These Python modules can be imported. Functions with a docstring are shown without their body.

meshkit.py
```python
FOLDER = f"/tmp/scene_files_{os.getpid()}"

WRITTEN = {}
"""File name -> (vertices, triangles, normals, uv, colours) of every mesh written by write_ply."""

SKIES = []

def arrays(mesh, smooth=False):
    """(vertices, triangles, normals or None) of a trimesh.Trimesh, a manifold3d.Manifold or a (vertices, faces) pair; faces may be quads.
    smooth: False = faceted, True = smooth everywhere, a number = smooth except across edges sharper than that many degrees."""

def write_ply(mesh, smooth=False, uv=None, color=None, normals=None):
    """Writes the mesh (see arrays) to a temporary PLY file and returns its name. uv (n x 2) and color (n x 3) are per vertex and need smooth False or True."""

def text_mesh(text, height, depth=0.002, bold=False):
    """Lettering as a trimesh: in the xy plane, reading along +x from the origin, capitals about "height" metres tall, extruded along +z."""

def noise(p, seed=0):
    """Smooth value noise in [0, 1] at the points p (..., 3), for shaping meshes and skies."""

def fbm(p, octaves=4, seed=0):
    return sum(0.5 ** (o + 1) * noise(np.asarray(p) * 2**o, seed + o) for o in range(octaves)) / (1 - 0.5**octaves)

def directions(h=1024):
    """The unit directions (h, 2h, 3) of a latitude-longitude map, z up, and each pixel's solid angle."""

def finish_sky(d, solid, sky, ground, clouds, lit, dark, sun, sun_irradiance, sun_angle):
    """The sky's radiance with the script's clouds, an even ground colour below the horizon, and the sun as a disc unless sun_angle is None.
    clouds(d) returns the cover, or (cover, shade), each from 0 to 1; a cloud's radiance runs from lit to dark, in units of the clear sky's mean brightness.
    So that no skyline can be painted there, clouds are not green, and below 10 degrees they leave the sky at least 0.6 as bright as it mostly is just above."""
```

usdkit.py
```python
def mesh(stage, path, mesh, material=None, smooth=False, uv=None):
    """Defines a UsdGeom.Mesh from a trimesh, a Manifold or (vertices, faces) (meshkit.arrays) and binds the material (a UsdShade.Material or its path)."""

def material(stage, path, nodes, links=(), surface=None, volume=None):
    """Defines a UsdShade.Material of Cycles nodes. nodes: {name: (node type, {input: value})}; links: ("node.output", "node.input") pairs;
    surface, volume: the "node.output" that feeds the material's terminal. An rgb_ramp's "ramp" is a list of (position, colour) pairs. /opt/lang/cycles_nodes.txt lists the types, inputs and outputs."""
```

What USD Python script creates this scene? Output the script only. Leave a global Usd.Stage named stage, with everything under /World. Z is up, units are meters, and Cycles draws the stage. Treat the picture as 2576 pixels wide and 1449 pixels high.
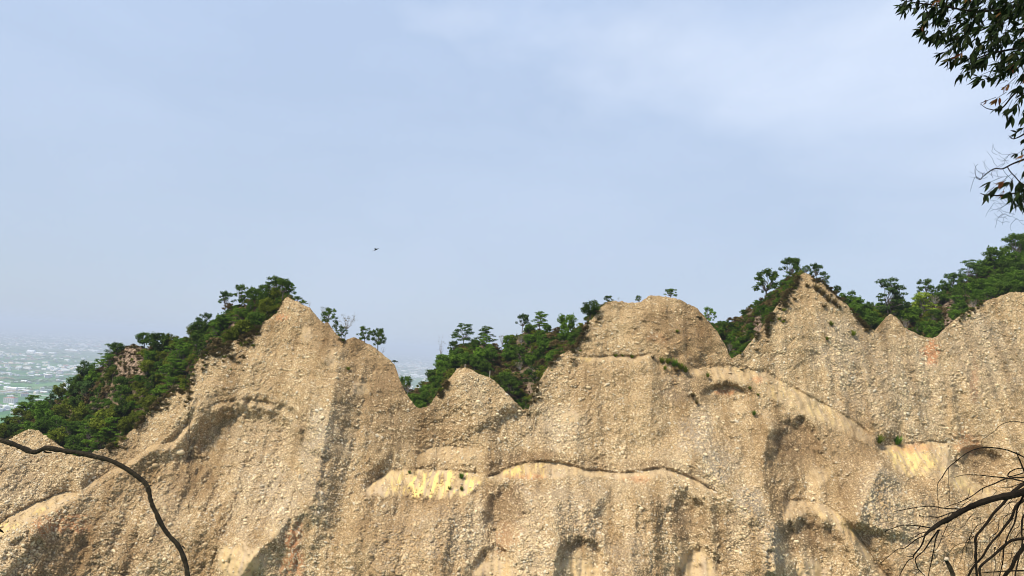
import math, random
import numpy as np
import trimesh, meshkit, usdkit
from pxr import Usd, UsdGeom, UsdLux, UsdShade, Sdf, Gf, Vt

stage = Usd.Stage.CreateInMemory()
UsdGeom.SetStageUpAxis(stage, 'Z'); UsdGeom.SetStageMetersPerUnit(stage, 1.0)
UsdGeom.Xform.Define(stage, '/World'); UsdGeom.Scope.Define(stage, '/World/Looks')
rng = np.random.default_rng(7); random.seed(7)

# ---------------------------------------------------------------- camera, sky, sun, exposure
W, H, F = 2576.0, 1449.0, 1946.0           # the photograph's grid: every measured position below is in these pixels
PITCH, ROLL = math.radians(4.78), math.radians(3.75)
EXPOSURE = 0.62
HAZE = 0.82e-4
SUN_TO = np.array([-0.66, -0.50, 1.0]); SUN_TO /= np.linalg.norm(SUN_TO)
SKY_STRENGTH, SUN_INTENSITY, SUN_ANGLE = 0.079, 1.10, 13.0
fwd = np.array([0, math.cos(PITCH), math.sin(PITCH)]); _r = np.array([1.0, 0, 0]); _u = np.cross(_r, fwd)
RIGHT = _r * math.cos(ROLL) + _u * math.sin(ROLL); UP = -_r * math.sin(ROLL) + _u * math.cos(ROLL)
cam = UsdGeom.Camera.Define(stage, '/World/camera')
m = Gf.Matrix4d(1.0)
for i, a in enumerate((RIGHT, UP, -fwd)): m.SetRow(i, Gf.Vec4d(*a, 0))
cam.AddTransformOp().Set(m)
cam.CreateFocalLengthAttr(36.0 * F / W); cam.CreateHorizontalApertureAttr(36.0); cam.CreateVerticalApertureAttr(36.0 * 9 / 16)
cam.CreateClippingRangeAttr(Gf.Vec2f(0.1, 200000)); cam.CreateExposureAttr(EXPOSURE)

sun_el = math.asin(SUN_TO[2]); sun_rot = math.atan2(SUN_TO[0], SUN_TO[1])
sky_mat = usdkit.material(stage, '/World/Looks/sky_look', {
    'sky': ('sky_texture', {'sky_type': 'single_scattering', 'sun_disc': False, 'sun_elevation': sun_el, 'sun_rotation': sun_rot, 'altitude': 500.0, 'air_density': 1.0, 'aerosol_density': 1.6, 'ozone_density': 1.0}),
    'tc': ('texture_coordinate', {}),
    'map': ('mapping', {'mapping_type': 'point', 'scale': (1.3, 1.6, 3.2), 'rotation': (0.0, 0.35, 0.3), 'location': (0.35, 0.2, 0.45)}),
    'n': ('noise_texture', {'scale': 1.7, 'detail': 6.0, 'roughness': 0.52, 'distortion': 0.35}),
    'veil': ('map_range', {'from_min': 0.38, 'from_max': 0.72, 'to_min': 0.80, 'to_max': 1.0, 'clamp': True}),
    'sz': ('separate_xyz', {}), 'el': ('map_range', {'from_min': 0.0, 'from_max': 0.42, 'to_min': 0.0, 'to_max': 1.0, 'clamp': True}),
    'veilc': ('mix', {'mix_type': 'mix', 'color1': (4.55, 5.35, 6.55), 'color2': (4.8, 5.95, 8.0)}),
    'mixc': ('mix', {'mix_type': 'mix'}), 'mapc': ('mapping', {'mapping_type': 'point', 'scale': (1.0, 1.0, 2.4), 'rotation': (0.2, -0.35, 0.0), 'location': (16.89, 10.05, 4.46)}), 'nc': ('noise_texture', {'scale': 1.5, 'detail': 7.0, 'roughness': 0.5, 'distortion': 0.25}), 'cf': ('map_range', {'from_min': 0.47, 'from_max': 0.70, 'to_min': 0.0, 'to_max': 0.85, 'clamp': True}), 'ce': ('map_range', {'from_min': 0.10, 'from_max': 0.34, 'to_min': 0.15, 'to_max': 1.0, 'clamp': True}), 'cfm': ('math', {'math_type': 'multiply'}), 'cm': ('mix', {'mix_type': 'mix', 'color2': (6.9, 7.6, 8.9)}),
    'bg': ('background_shader', {'strength': SKY_STRENGTH})},
    [('tc.generated', 'map.vector'), ('map.vector', 'n.vector'), ('n.fac', 'veil.value'), ('veil.result', 'mixc.fac'), ('tc.generated', 'sz.vector'), ('sz.z', 'el.value'), ('el.result', 'veilc.fac'), ('veilc.color', 'mixc.color2'), ('sky.color', 'mixc.color1'), ('tc.generated', 'mapc.vector'), ('mapc.vector', 'nc.vector'), ('nc.fac', 'cf.value'), ('sz.z', 'ce.value'), ('cf.result', 'cfm.value1'), ('ce.result', 'cfm.value2'), ('cfm.value', 'cm.fac'), ('mixc.color', 'cm.color1'), ('cm.color', 'bg.color')], surface='bg.background')
dome = UsdLux.DomeLight.Define(stage, '/World/sky')
UsdShade.MaterialBindingAPI.Apply(dome.GetPrim()).Bind(sky_mat)
dome.GetPrim().SetCustomDataByKey('kind', 'structure')
sun = UsdLux.DistantLight.Define(stage, '/World/sun')
sun.CreateNormalizeAttr(True); sun.CreateIntensityAttr(SUN_INTENSITY); sun.CreateAngleAttr(SUN_ANGLE); sun.CreateColorAttr(Gf.Vec3f(1.0, 0.92, 0.79))
z = SUN_TO; x = np.cross([0, 0, 1.0], z); x /= np.linalg.norm(x); y = np.cross(z, x)
m = Gf.Matrix4d(1.0)
for i, a in enumerate((x, y, z)): m.SetRow(i, Gf.Vec4d(*a, 0))
sun.AddTransformOp().Set(m)

# ---------------------------------------------------------------- helpers
used = {}
def numbered(path):
    n = used.get(path, 0); used[path] = n + 1
    return path if n == 0 else f'{path}_{n:03d}'
def tag(prim, label=None, category=None, group=None, kind=None):
    for k, v in (('label', label), ('category', category), ('group', group), ('kind', kind)):
        if v: prim.SetCustomDataByKey(k, v)
    return prim
def xform(name, loc=(0, 0, 0), rotz=0.0, scale=None, parent='/World', quiet=False):
    p = numbered(f'{parent}/{name}')
    xf = UsdGeom.Xform.Define(stage, p)
    xf.AddTranslateOp().Set(Gf.Vec3d(*map(float, loc)))
    if rotz: xf.AddRotateZOp().Set(float(rotz))
    if scale is not None: xf.AddScaleOp().Set(Gf.Vec3f(*map(float, scale)))
    return xf.GetPrim()
def mesh(name, tm, mat, parent='/World', smooth=False):
    path = parent if isinstance(parent, str) else str(parent.GetPath())
    return usdkit.mesh(stage, numbered(f'{path}/{name}'), tm, mat, smooth=smooth).GetPrim()
def ray(px, py):
    px, py = np.asarray(px, float), np.asarray(py, float)
    d = fwd + ((px - W / 2) / F)[..., None] * RIGHT - ((py - H / 2) / F)[..., None] * UP
    return d / d[..., 1:2]                 # scaled so that y (distance ahead) is 1
def at(px, py, dist): return ray(px, py) * np.asarray(dist, float)[..., None]
def poly(points, xs):
    p = np.array(points, float); return np.interp(xs, p[:, 0], p[:, 1])
def sstep(a, b, v):
    t = np.clip((v - a) / (b - a), 0, 1); return t * t * (3 - 2 * t)
def seg_dist(points, px, py):
    """distance to a polyline, signed: positive to the right of the direction of travel; and the place along it 0..1"""
    p = np.array(points, float); best = np.full(px.shape, 1e9); sgn = np.zeros(px.shape); along = np.zeros(px.shape)
    L = np.r_[0, np.cumsum(np.linalg.norm(np.diff(p, axis=0), axis=1))]
    for k, (a, b) in enumerate(zip(p[:-1], p[1:])):
        d = b - a; t = np.clip(((px - a[0]) * d[0] + (py - a[1]) * d[1]) / (d @ d), 0, 1)
        ex, ey = px - a[0] - t * d[0], py - a[1] - t * d[1]; q = np.hypot(ex, ey); near = q < best
        best = np.where(near, q, best); sgn = np.where(near, np.sign(d[0] * ey - d[1] * ex), sgn)
        along = np.where(near, (L[k] + t * (L[k + 1] - L[k])) / L[-1], along)
    return best, sgn, along
def inside(points, px, py):
    p = np.array(points, float); c = np.zeros(np.shape(px), bool)
    for a, b in zip(p, np.roll(p, -1, 0)):
        with np.errstate(divide='ignore', invalid='ignore'):
            c ^= ((a[1] > py) != (b[1] > py)) & (px < (b[0] - a[0]) * (py - a[1]) / (b[1] - a[1]) + a[0])
    return c
def tube(points, radii, sides=6, cap=True):
    p = np.array(points, float); n = len(p); r = np.broadcast_to(np.asarray(radii, float), (n,))
    t = np.gradient(p, axis=0); t /= np.linalg.norm(t, axis=1)[:, None] + 1e-12
    ref = np.array([0.31, 0.22, 0.92]); u = np.cross(t, ref); u /= np.linalg.norm(u, axis=1)[:, None] + 1e-12; w = np.cross(t, u)
    a = np.linspace(0, 2 * math.pi, sides, endpoint=False)
    v = (p[:, None] + r[:, None, None] * (np.cos(a)[None, :, None] * u[:, None] + np.sin(a)[None, :, None] * w[:, None])).reshape(-1, 3)
    i = np.arange(n - 1)[:, None] * sides; k = np.arange(sides)[None]; k2 = (k + 1) % sides
    q = np.stack([i + k, i + k2, i + sides + k2, i + sides + k], -1).reshape(-1, 4)
    f = np.vstack([q[:, [0, 1, 2]], q[:, [0, 2, 3]]])
    if cap:
        v = np.vstack([v, p[0], p[-1]]); e = (n - 1) * sides
        f = np.vstack([f, np.stack([np.full(sides, len(v) - 2), k2[0], k[0]], 1), np.stack([np.full(sides, len(v) - 1), e + k[0], e + k2[0]], 1)])
    return v, f
def join(parts):
    vs, fs, n = [], [], 0
    for v, f in parts: vs.append(v); fs.append(np.asarray(f) + n); n += len(v)
    return np.vstack(vs), np.vstack(fs)
def smooth_path(points, per=6):
    """Catmull-Rom through the points"""
    p = np.array(points, float); p = np.vstack([2 * p[0] - p[1], p, 2 * p[-1] - p[-2]]); out = []
    for a, b, c, d in zip(p[:-3], p[1:-2], p[2:-1], p[3:]):
        for t in np.linspace(0, 1, per, endpoint=False):
            out.append(0.5 * (2 * b + (c - a) * t + (2 * a - 5 * b + 4 * c - d) * t * t + (3 * b - a - 3 * c + d) * t ** 3))
    return np.array(out + [p[-2]])

# ---------------------------------------------------------------- the cliff: measurements from the photograph
CREST = [(-520,1190),(-200,1165),(-60,1130),(0,1117),(14,1110),(34,1100),(55,1086),(75,1080),(95,1083),(123,1103),(154,1125),(182,1145),(210,1150),(232,1138),(265,1128),(307,1105),(335,1078),(363,1050),(382,1026),(402,1008),(424,988),(438,974),(446,971),(451,981),(462,984),(475,988),(472.5,975),(480,945),(490,920),(506,893),(524,878),(545,872),(571,866),(600,852),(625,840),(645,824),(663,810),(684,797),(700,783),(708,768),(714,752),(722,745),(742,756),(778,773),(800,798),(814,814),(826,811),(840,835),(865,857),(880,851),(893,849),(918,860),(943,874),(968,896),(993,916),(1005,955),(1024,994),(1044,1022),(1058,1027),(1080,1022),(1102,988),(1130,952),(1150,928),(1169,925),(1183,927),(1203,939),(1237,952),(1256,969),(1273,988),(1288,1002),(1299,1013),(1316,1030),(1330,1029),(1344,983),(1352,969),(1375,927),(1400,899),(1436,879),(1456,854),(1484,807),(1495,795),(1512,772),(1528,760),(1565,756),(1579,763),(1612,759),(1629,747),(1646,743),(1679,746),(1707,753),(1735,767),(1755,776),(1769,793),(1788,815),(1805,835),(1825,868),(1834,893),(1841,900),(1850,897),(1869,885),(1883,868),(1914,829),(1932,804),(1954,771),(1982,732),(2005,700),(2019,686),(2030,687),(2052,701),(2083,720),(2105,740),(2130,765),(2156,796),(2175,818),(2189,829),(2203,830),(2217,815),(2231,796),(2239,789),(2262,804),(2276,824),(2295,835),(2318,846),(2343,850),(2360,846),(2379,824),(2407,799),(2446,776),(2477,759),(2519,743),(2547,734),(2576,736),(2700,700),(2900,650),(3200,640)]
X0, X1, NC, NR, PB = -360.0, 2936.0, 1080, 280, 1760.0
cols = np.linspace(X0, X1, NC)
crest_c = poly(CREST, cols)
tt = np.linspace(0, 1, NR) ** 1.12
PX = np.repeat(cols[None], NR, 0)
PY = crest_c[None] + tt[:, None] * (PB - crest_c[None])

# benches of soft sand: (upper edge, lower edge, run back in metres, lip of the wall above in metres, fade at the ends in pixels)
BENCH = [
 ([(-60,1330),(8,1307),(70,1273),(134,1245),(168,1237),(205,1240)], [(-60,1372),(0,1347),(56,1326),(117,1293),(168,1268),(205,1246)], 5.0, 0.7, 30),
 ([(195,1236),(260,1196),(307,1170),(377,1122),(436,1108),(470,1068),(500,1040)], [(195,1256),(260,1212),(307,1187),(377,1136),(436,1126),(470,1084),(500,1056)], 3.0, 0.2, 30),
 ([(900,1240),(951,1203),(985,1183),(1060,1181),(1130,1182),(1190,1190),(1232,1192)], [(900,1246),(951,1240),(985,1251),(1060,1253),(1119,1251),(1172,1248),(1200,1222),(1232,1205)], 4.2, 0.5, 40),
 ([(1040,1150),(1080,1128),(1130,1119),(1180,1122),(1225,1140)], [(1040,1165),(1080,1160),(1130,1162),(1180,1164),(1225,1160)], 2.0, 0.3, 30),
 ([(1215,1205),(1240,1196),(1260,1188),(1288,1174),(1320,1167),(1370,1163),(1410,1164),(1450,1175),(1480,1183),(1540,1188),(1600,1188),(1640,1180),(1670,1178),(1690,1184),(1720,1193),(1760,1213),(1815,1246)], [(1215,1212),(1240,1208),(1260,1208),(1288,1205),(1330,1208),(1390,1203),(1450,1193),(1540,1201),(1600,1203),(1680,1194),(1720,1202),(1760,1222),(1815,1254)], 3.2, 0.95, 30),
 ([(1725,926),(1760,922),(1819,918),(1864,924),(1932,937),(1975,962),(2016,986),(2061,1011),(2100,1032),(2142,1054),(2171,1077),(2200,1106)], [(1725,932),(1760,942),(1791,951),(1847,960),(1903,972),(1951,1003),(2000,1028),(2029,1043),(2074,1063),(2126,1086),(2178,1114),(2210,1132)], 4.0, 0.6, 30),
 ([(2200,1124),(2225,1120),(2272,1116),(2340,1111),(2384,1115),(2390,1140),(2400,1168),(2437,1203),(2501,1236),(2576,1271),(2700,1330)], [(2200,1138),(2233,1147),(2249,1174),(2281,1194),(2340,1197),(2385,1216),(2450,1250),(2501,1275),(2576,1302),(2700,1360)], 5.0, 0.5, 26),
 ([(1960,1262),(1990,1257),(2026,1257),(2074,1268),(2113,1295),(2142,1320),(2170,1362),(2205,1418),(2260,1480)], [(1960,1312),(1997,1297),(2039,1291),(2071,1304),(2100,1323),(2126,1346),(2158,1380),(2191,1423),(2240,1490)], 3.6, 0.4, 22),
 ([(1436,893),(1480,899),(1540,896),(1600,897),(1645,888)], [(1436,903),(1480,910),(1540,906),(1600,906),(1645,897)], 1.6, 0.6, 30),
 ([(497,1046),(515,1028),(535,1018),(570,1010),(610,1006),(660,1009),(710,1022),(750,1042)], [(497,1062),(515,1044),(535,1032),(570,1026),(610,1022),(660,1026),(710,1042),(750,1064)], 1.6, 0.35, 60),
 ([(1780,982),(1810,972),(1850,972),(1885,990)], [(1780,990),(1810,984),(1850,984),(1885,998)], 1.0, 0.9, 20),
]
# hollows (centre, half width, half height, depth in metres): the upper rim is sharper than the foot
HOLLOW = [(1272,1290,52,68,2.4),(1462,1412,66,59,2.4),(1716,1330,66,101,2.6),(2000,1140,69,92,3.0),(2040,1385,96,88,3.0),(640,1150,165,150,2.6),(150,1440,150,120,2.2),
          (1250,1430,60,60,2.0),(1760,1440,60,70,2.0),(1830,990,60,26,1.8),(1560,1310,70,80,1.8),(1300,1080,60,60,1.6),(2460,1170,60,50,2.2),(1160,1330,80,70,1.6),(1930,1390,34,60,-1.6)]
# ribs (crest line, height in metres, width on the left, width on the right in pixels)
RIB = [([(862,862),(845,960),(822,1060),(806,1150),(785,1260),(756,1290),(724,1306),(700,1345),(660,1375),(625,1420),(580,1500)], 6.6, 95, 66),
       ([(990,930),(1000,1040),(985,1120),(940,1190)], 1.6, 70, 60),
       ([(1640,893),(1640,960),(1636,1040),(1660,1110)], 2.0, 60, 40),
       ([(1420,1030),(1440,1100),(1448,1170)], 1.4, 30, 40),
       ([(1712,1060),(1770,1150),(1830,1230),(1930,1330),(1950,1420),(1960,1500)], 6.0, 80, 50),
       ([(1940,1030),(1925,1130),(1918,1230),(1945,1310)], 2.0, 46, 40),
       ([(2235,1150),(2195,1210),(2160,1300),(2150,1340)], 6.0, 40, 110),
       ([(1385,1215),(1390,1300),(1395,1400),(1390,1500)], 3.6, 60, 60),
       ([(1600,1210),(1600,1300),(1590,1400),(1600,1500)], 3.6, 70, 60),
       ([(1110,1260),(1130,1340),(1110,1420),(1090,1500)], 4.0, 120, 90),
       ([(722,745),(760,830),(800,880),(830,930)], 2.4, 60, 70), ([(480,960),(490,1000),(470,1050),(400,1120),(300,1180)], 2.2, 40, 40), ([(1150,930),(1180,1010),(1220,1080)], 2.0, 60, 60), ([(1660,740),(1690,830),(1720,890)], 1.8, 90, 50),
       ([(2025,690),(2060,800),(2100,900),(2130,1000)], 1.0, 150, 110),
       ([(2390,900),(2395,1000),(2392,1110)], 1.4, 40, 20),
       ([(2300,1210),(2330,1300),(2380,1420)], 1.8, 70, 50),
       ([(130,1310),(60,1370),(20,1430),(0,1500)], 2.2, 60, 50),
       ([(360,1420),(480,1330),(560,1260)], 1.4, 60, 60)]
SCOOP = [(498,1050),(518,1028),(545,1016),(600,1010),(660,1013),(712,1028),(748,1058),(770,1110),(780,1180),(772,1250),(740,1300),(690,1360),(600,1400),(420,1400),(300,1360),(240,1290),(300,1210),(380,1150),(450,1100)]
def bench_masks(px, py):
    """depth to add, and how much of the surface is bare sand"""
    add, sand = np.zeros(px.shape), np.zeros(px.shape)
    for (up, low, run, lip, fade), soft in zip(BENCH, (.7, .35, 1.0, .45, .75, .55, .75, .6, .35, .2, .45)):
        u = np.array(up, float); x0, x1 = u[0, 0], u[-1, 0]
        wob = 7 * (meshkit.fbm(np.stack([px / 26, px * 0 + run, px * 0], -1), 3, 5) - 0.5) * 2
        pu, pl = poly(up, px) + wob * 0.5, poly(low, px) + wob
        pl = np.maximum(pl, pu + 3)
        w = sstep(x0, x0 + fade, px) * (1 - sstep(x1 - fade, x1, px))
        t = np.clip((pl - py) / (pl - pu), 0, 1)
        above = 1 - sstep(0, 5, pu - py)                 # lip of the wall above
        decay = 1 - sstep(10, 190, pu - py)
        w2 = sstep(x0 - 10, x0 + 150, px) * (1 - sstep(x1 - 150, x1 + 10, px)); we = w + (w2 - w) * sstep(0, 45, pu - py)
        add += we * (run * 0.66 * t - np.where(py < pu, lip * (1 - above), 0)) * np.where(py < pu, decay, 1)
        rag2 = meshkit.fbm(np.stack([px / 9, py / 16, px * 0], -1), 3, 6)
        s = w * sstep(-6, 5, pl - py + 9 * (rag2 - 0.5)) * sstep(-2, 4, py - pu + 5 * (rag2 - 0.5)) * (0.4 + 0.75 * sstep(0.35, 0.6, rag2)) * soft; sand = np.maximum(sand, np.minimum(s, 1))
    return add, sand
def cliff_depth(px, py, fine=True):
    rz = ray(px, py)[..., 2]
    d = 160.0 / (1 - 0.60 * rz)
    d = d - 9 * np.exp(-((px - 1250) / 560) ** 2) * sstep(1000, 1450, py) + 7 * sstep(1900, 2576, px) * (1 - 0.6 * sstep(1000, 1449, py)) - 8 * (1 - sstep(0, 420, px)) * sstep(1000, 1449, py)
    add, sand = bench_masks(px, py); d = d + add
    for cx, cy, rx, ry, dep in HOLLOW:
        dep = dep * 0.85
        u = (px - cx) / rx; v = (py - cy) / ry; v = np.where(v < 0, v, v * 0.62); q = u * u + v * v + 0.7 * (meshkit.fbm(np.stack([px / 16, py / 24, px * 0 + cx], -1), 3, 17) - 0.5)
        k = np.where(v < 0, 1 - sstep(0.35, 1.15, q), 1 - sstep(0.1, 1.6, q)); d = d + dep * k
    for line, hgt, wl, wr in RIB:
        q, s, a = seg_dist(line, px, py); wd = np.where(s > 0, wl, wr) if line[0][1] < line[-1][1] else np.where(s > 0, wr, wl)
        d = d - hgt * np.exp(-(q / wd) ** 1.05) * sstep(-0.02, 0.2, a) * (1 - 0.75 * sstep(0.85, 1.0, a))
    p = ray(px, py) * d[..., None]
    rough = 1 - 0.5 * sand
    d = d + 6.5 * (meshkit.fbm(p / np.array([22, 60, 40]), 3, 11) - 0.5) * rough
    SC = np.array(SCOOP, float); qd = np.full(px.shape, 1e9)
    for k in range(len(SC)):
        q, _, _ = seg_dist([SC[k], SC[(k + 1) % len(SC)]], px, py); qd = np.minimum(qd, q)
    d = d + 2.0 * sstep(0, 50, qd) * inside(SCOOP, px, py) * (1 - sstep(1020, 1380, py))
    d = d + (1.6 + 2.4 * sstep(1180, 1330, py)) * (meshkit.fbm(p / np.array([3.4, 40, 26]) + 3, 3, 12) - 0.5) * rough * sstep(20, 130, py - poly(CREST, px))
    d = d + 1.1 * (meshkit.fbm(p / np.array([1.3, 20, 14]) + 5, 3, 16) - 0.5) * rough * sstep(20, 130, py - poly(CREST, px))
    if fine:
        d = d + 1.5 * (meshkit.fbm(p / 2.6 + 7, 3, 13) - 0.5) * rough + 0.5 * (meshkit.noise(p / 0.55, 14) - 0.5) * rough
        d = d + 1.5 * (meshkit.fbm(p / np.array([0.8, 9, 7.0]) + 9, 3, 15) - 0.5) * sand
    return d, sand
D, SAND = cliff_depth(PX, PY)
crest_jit = 5.5 * (meshkit.fbm(np.stack([cols / 5.0, cols * 0, cols * 0], -1), 3, 3) - 0.5)
PY = PY + crest_jit[None] * (1 - tt[:, None]) ** 6
P = at(PX, PY, D)
# over the crest and down the far side
BACK = [(0.5, -0.15), (1.4, -0.7), (3.2, -2.2), (7.0, -5.6), (13.0, -11.0), (22.0, -20.0), (40.0, -40.0)]
top = P[0]; sm = np.convolve(np.pad(top[:, 1], 20, 'edge'), np.ones(41) / 41, 'valid')
rows = [top + np.stack([top[:, 0] * 0, b + (sm - top[:, 1]) * min(1, b / 3), c + 0 * sm], -1) + (0.35 * b * (meshkit.noise(np.stack([cols / 14, cols * 0 + b, cols * 0], -1), 8) - 0.5))[:, None] * np.array([0, 1, 0.4]) for b, c in BACK]
ALLP = np.concatenate([np.stack(rows[::-1]), P]); nb = len(BACK)
SANDALL = np.concatenate([np.zeros((nb, NC)), SAND])
def grid_faces(r, c):
    i = np.arange(r - 1)[:, None] * c + np.arange(c - 1)[None]
    return np.vstack([np.stack([i, i + c, i + c + 1], -1).reshape(-1, 3), np.stack([i, i + c + 1, i + 1], -1).reshape(-1, 3)])
def add_primvar(prim, name, values):
    UsdGeom.PrimvarsAPI(prim).CreatePrimvar(name, Sdf.ValueTypeNames.FloatArray, 'vertex').Set(Vt.FloatArray.FromNumpy(np.asarray(values, np.float32).ravel()))
def blob(px, py, spots):
    """stains and painted shade with a soft ragged edge: (centre, half width, half height, strength)"""
    out = np.zeros(px.shape); rag = meshkit.fbm(np.stack([px / 18, py / 18, px * 0], -1), 4, 21) - 0.5
    for cx, cy, rx, ry, s in spots:
        q = np.hypot((px - cx) / rx, (py - cy) / ry) + rag * 1.3; out = np.maximum(out, s * (1 - sstep(0.55, 1.15, q)))
    return out
gx, gy = np.concatenate([np.repeat(cols[None], nb, 0), PX]), np.concatenate([np.repeat(PY[:1], nb, 0), PY])
RUST = blob(gx, gy, [(2342,885,26,34,1.0),(740,1370,26,60,.95),(735,1420,40,40,.7),(706,800,20,12,.8),(130,1280,80,16,.0),(150,1320,70,30,.75),(1830,985,36,10,.8),(1905,955,16,10,.6),(2430,1110,30,30,.55),(1610,1206,40,10,.5),(1330,1200,60,8,.6),(2300,1128,50,14,.55),(1275,1350,40,40,.3),(2450,960,12,60,.4),(1660,850,30,12,.2)])
BROWN_SHADE = blob(gx, gy, [(2140,1220,36,70,.7),(1790,1330,70,70,.45),(1650,1290,50,50,.4),(640,950,110,50,.3),(960,1000,60,80,.45),(1080,1080,120,60,.4),(1700,800,70,90,.4),(90,1190,80,40,.25),(2040,1350,76,44,1.0),(2003,1112,62,62,.95),(1715,1312,50,60,1.0),(1275,1275,52,56,1.0),(1330,1150,110,16,.95),(1640,1166,60,12,.7),(620,996,110,12,.4),(1462,1372,50,24,.8),(2470,1150,50,26,.8),(170,1400,130,70,.8),(860,1010,30,80,.5),(640,1420,30,50,.6),(690,1370,26,30,.7),(560,1000,60,12,.45),(1030,1060,150,80,.55),(1000,950,60,50,.6),(1690,820,80,60,.6),(250,1380,150,90,.75),(480,1210,60,50,.4),(1275,1180,70,30,.8),(1480,1165,60,26,.5),(1720,1330,50,60,.7),(1275,1290,44,60,.7),(2030,1350,80,50,.8),(2005,1130,50,70,.6),(1720,980,60,40,.5),(120,1430,90,60,.5),(1620,1170,80,14,.5),(2480,1160,50,40,.6),(880,980,70,70,.3),(1440,1390,50,34,.5)])  # natural brown rock, plus shade painted in at overhangs, hollows and dark flanks
GREY = blob(gx, gy, [(1735,1100,34,50,.9),(1800,1190,40,50,.9),(1880,1270,46,50,.9),(1940,1380,34,70,.9),(2220,1260,50,90,.8),(660,1110,110,90,.35),(790,1180,40,120,.7),(1040,1380,110,60,.6),(1200,1330,40,70,.5),(1330,1290,50,90,.5),(640,1250,80,120,.5),(2230,960,160,140,.4),(2480,900,120,120,.4),(1800,1160,60,60,.6),(60,1180,70,60,.3),(690,1250,60,120,.7),(800,1110,30,120,.6),(1400,1080,90,60,.55),(1760,1090,40,70,.7),(1880,1330,60,90,.5),(1440,1290,90,80,.5),(1350,1400,50,80,.7),(1580,1400,60,60,.5),(2130,900,90,120,.6),(2330,1320,90,80,.5),(2190,1250,40,80,.6),(1130,1340,130,70,.45),(420,1300,60,100,.4),(60,1210,90,60,.35),(1700,970,40,50,.5)])
SMOOTHSAND = blob(gx, gy, [(600,1420,70,50,1.0),(690,1340,16,30,.5),(1460,1430,56,46,.9),(1745,1420,60,60,.95),(2050,1440,50,30,.9),(1310,1440,50,30,.6),(1100,1130,60,16,.55),(1240,1440,50,40,.8),(770,840,16,26,.6),(905,975,30,16,.7),(835,905,14,26,.5),(1435,1050,24,20,.6),(2060,1200,36,24,.5)])
YELLOW = blob(gx, gy, [(1090,1222,130,44,1.0),(1180,1215,50,40,1.0),(1330,1188,70,26,.9),(30,1335,60,20,.9),(110,1290,60,12,.6),(1950,985,80,24,.5),(2060,1045,120,30,.5),(2290,1160,90,44,.75),(2440,1225,90,30,.45),(2110,1320,60,40,.5),(1470,902,50,10,.9),(1010,1215,60,36,.7)])
SANDM = np.maximum(SANDALL, SMOOTHSAND)

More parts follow.
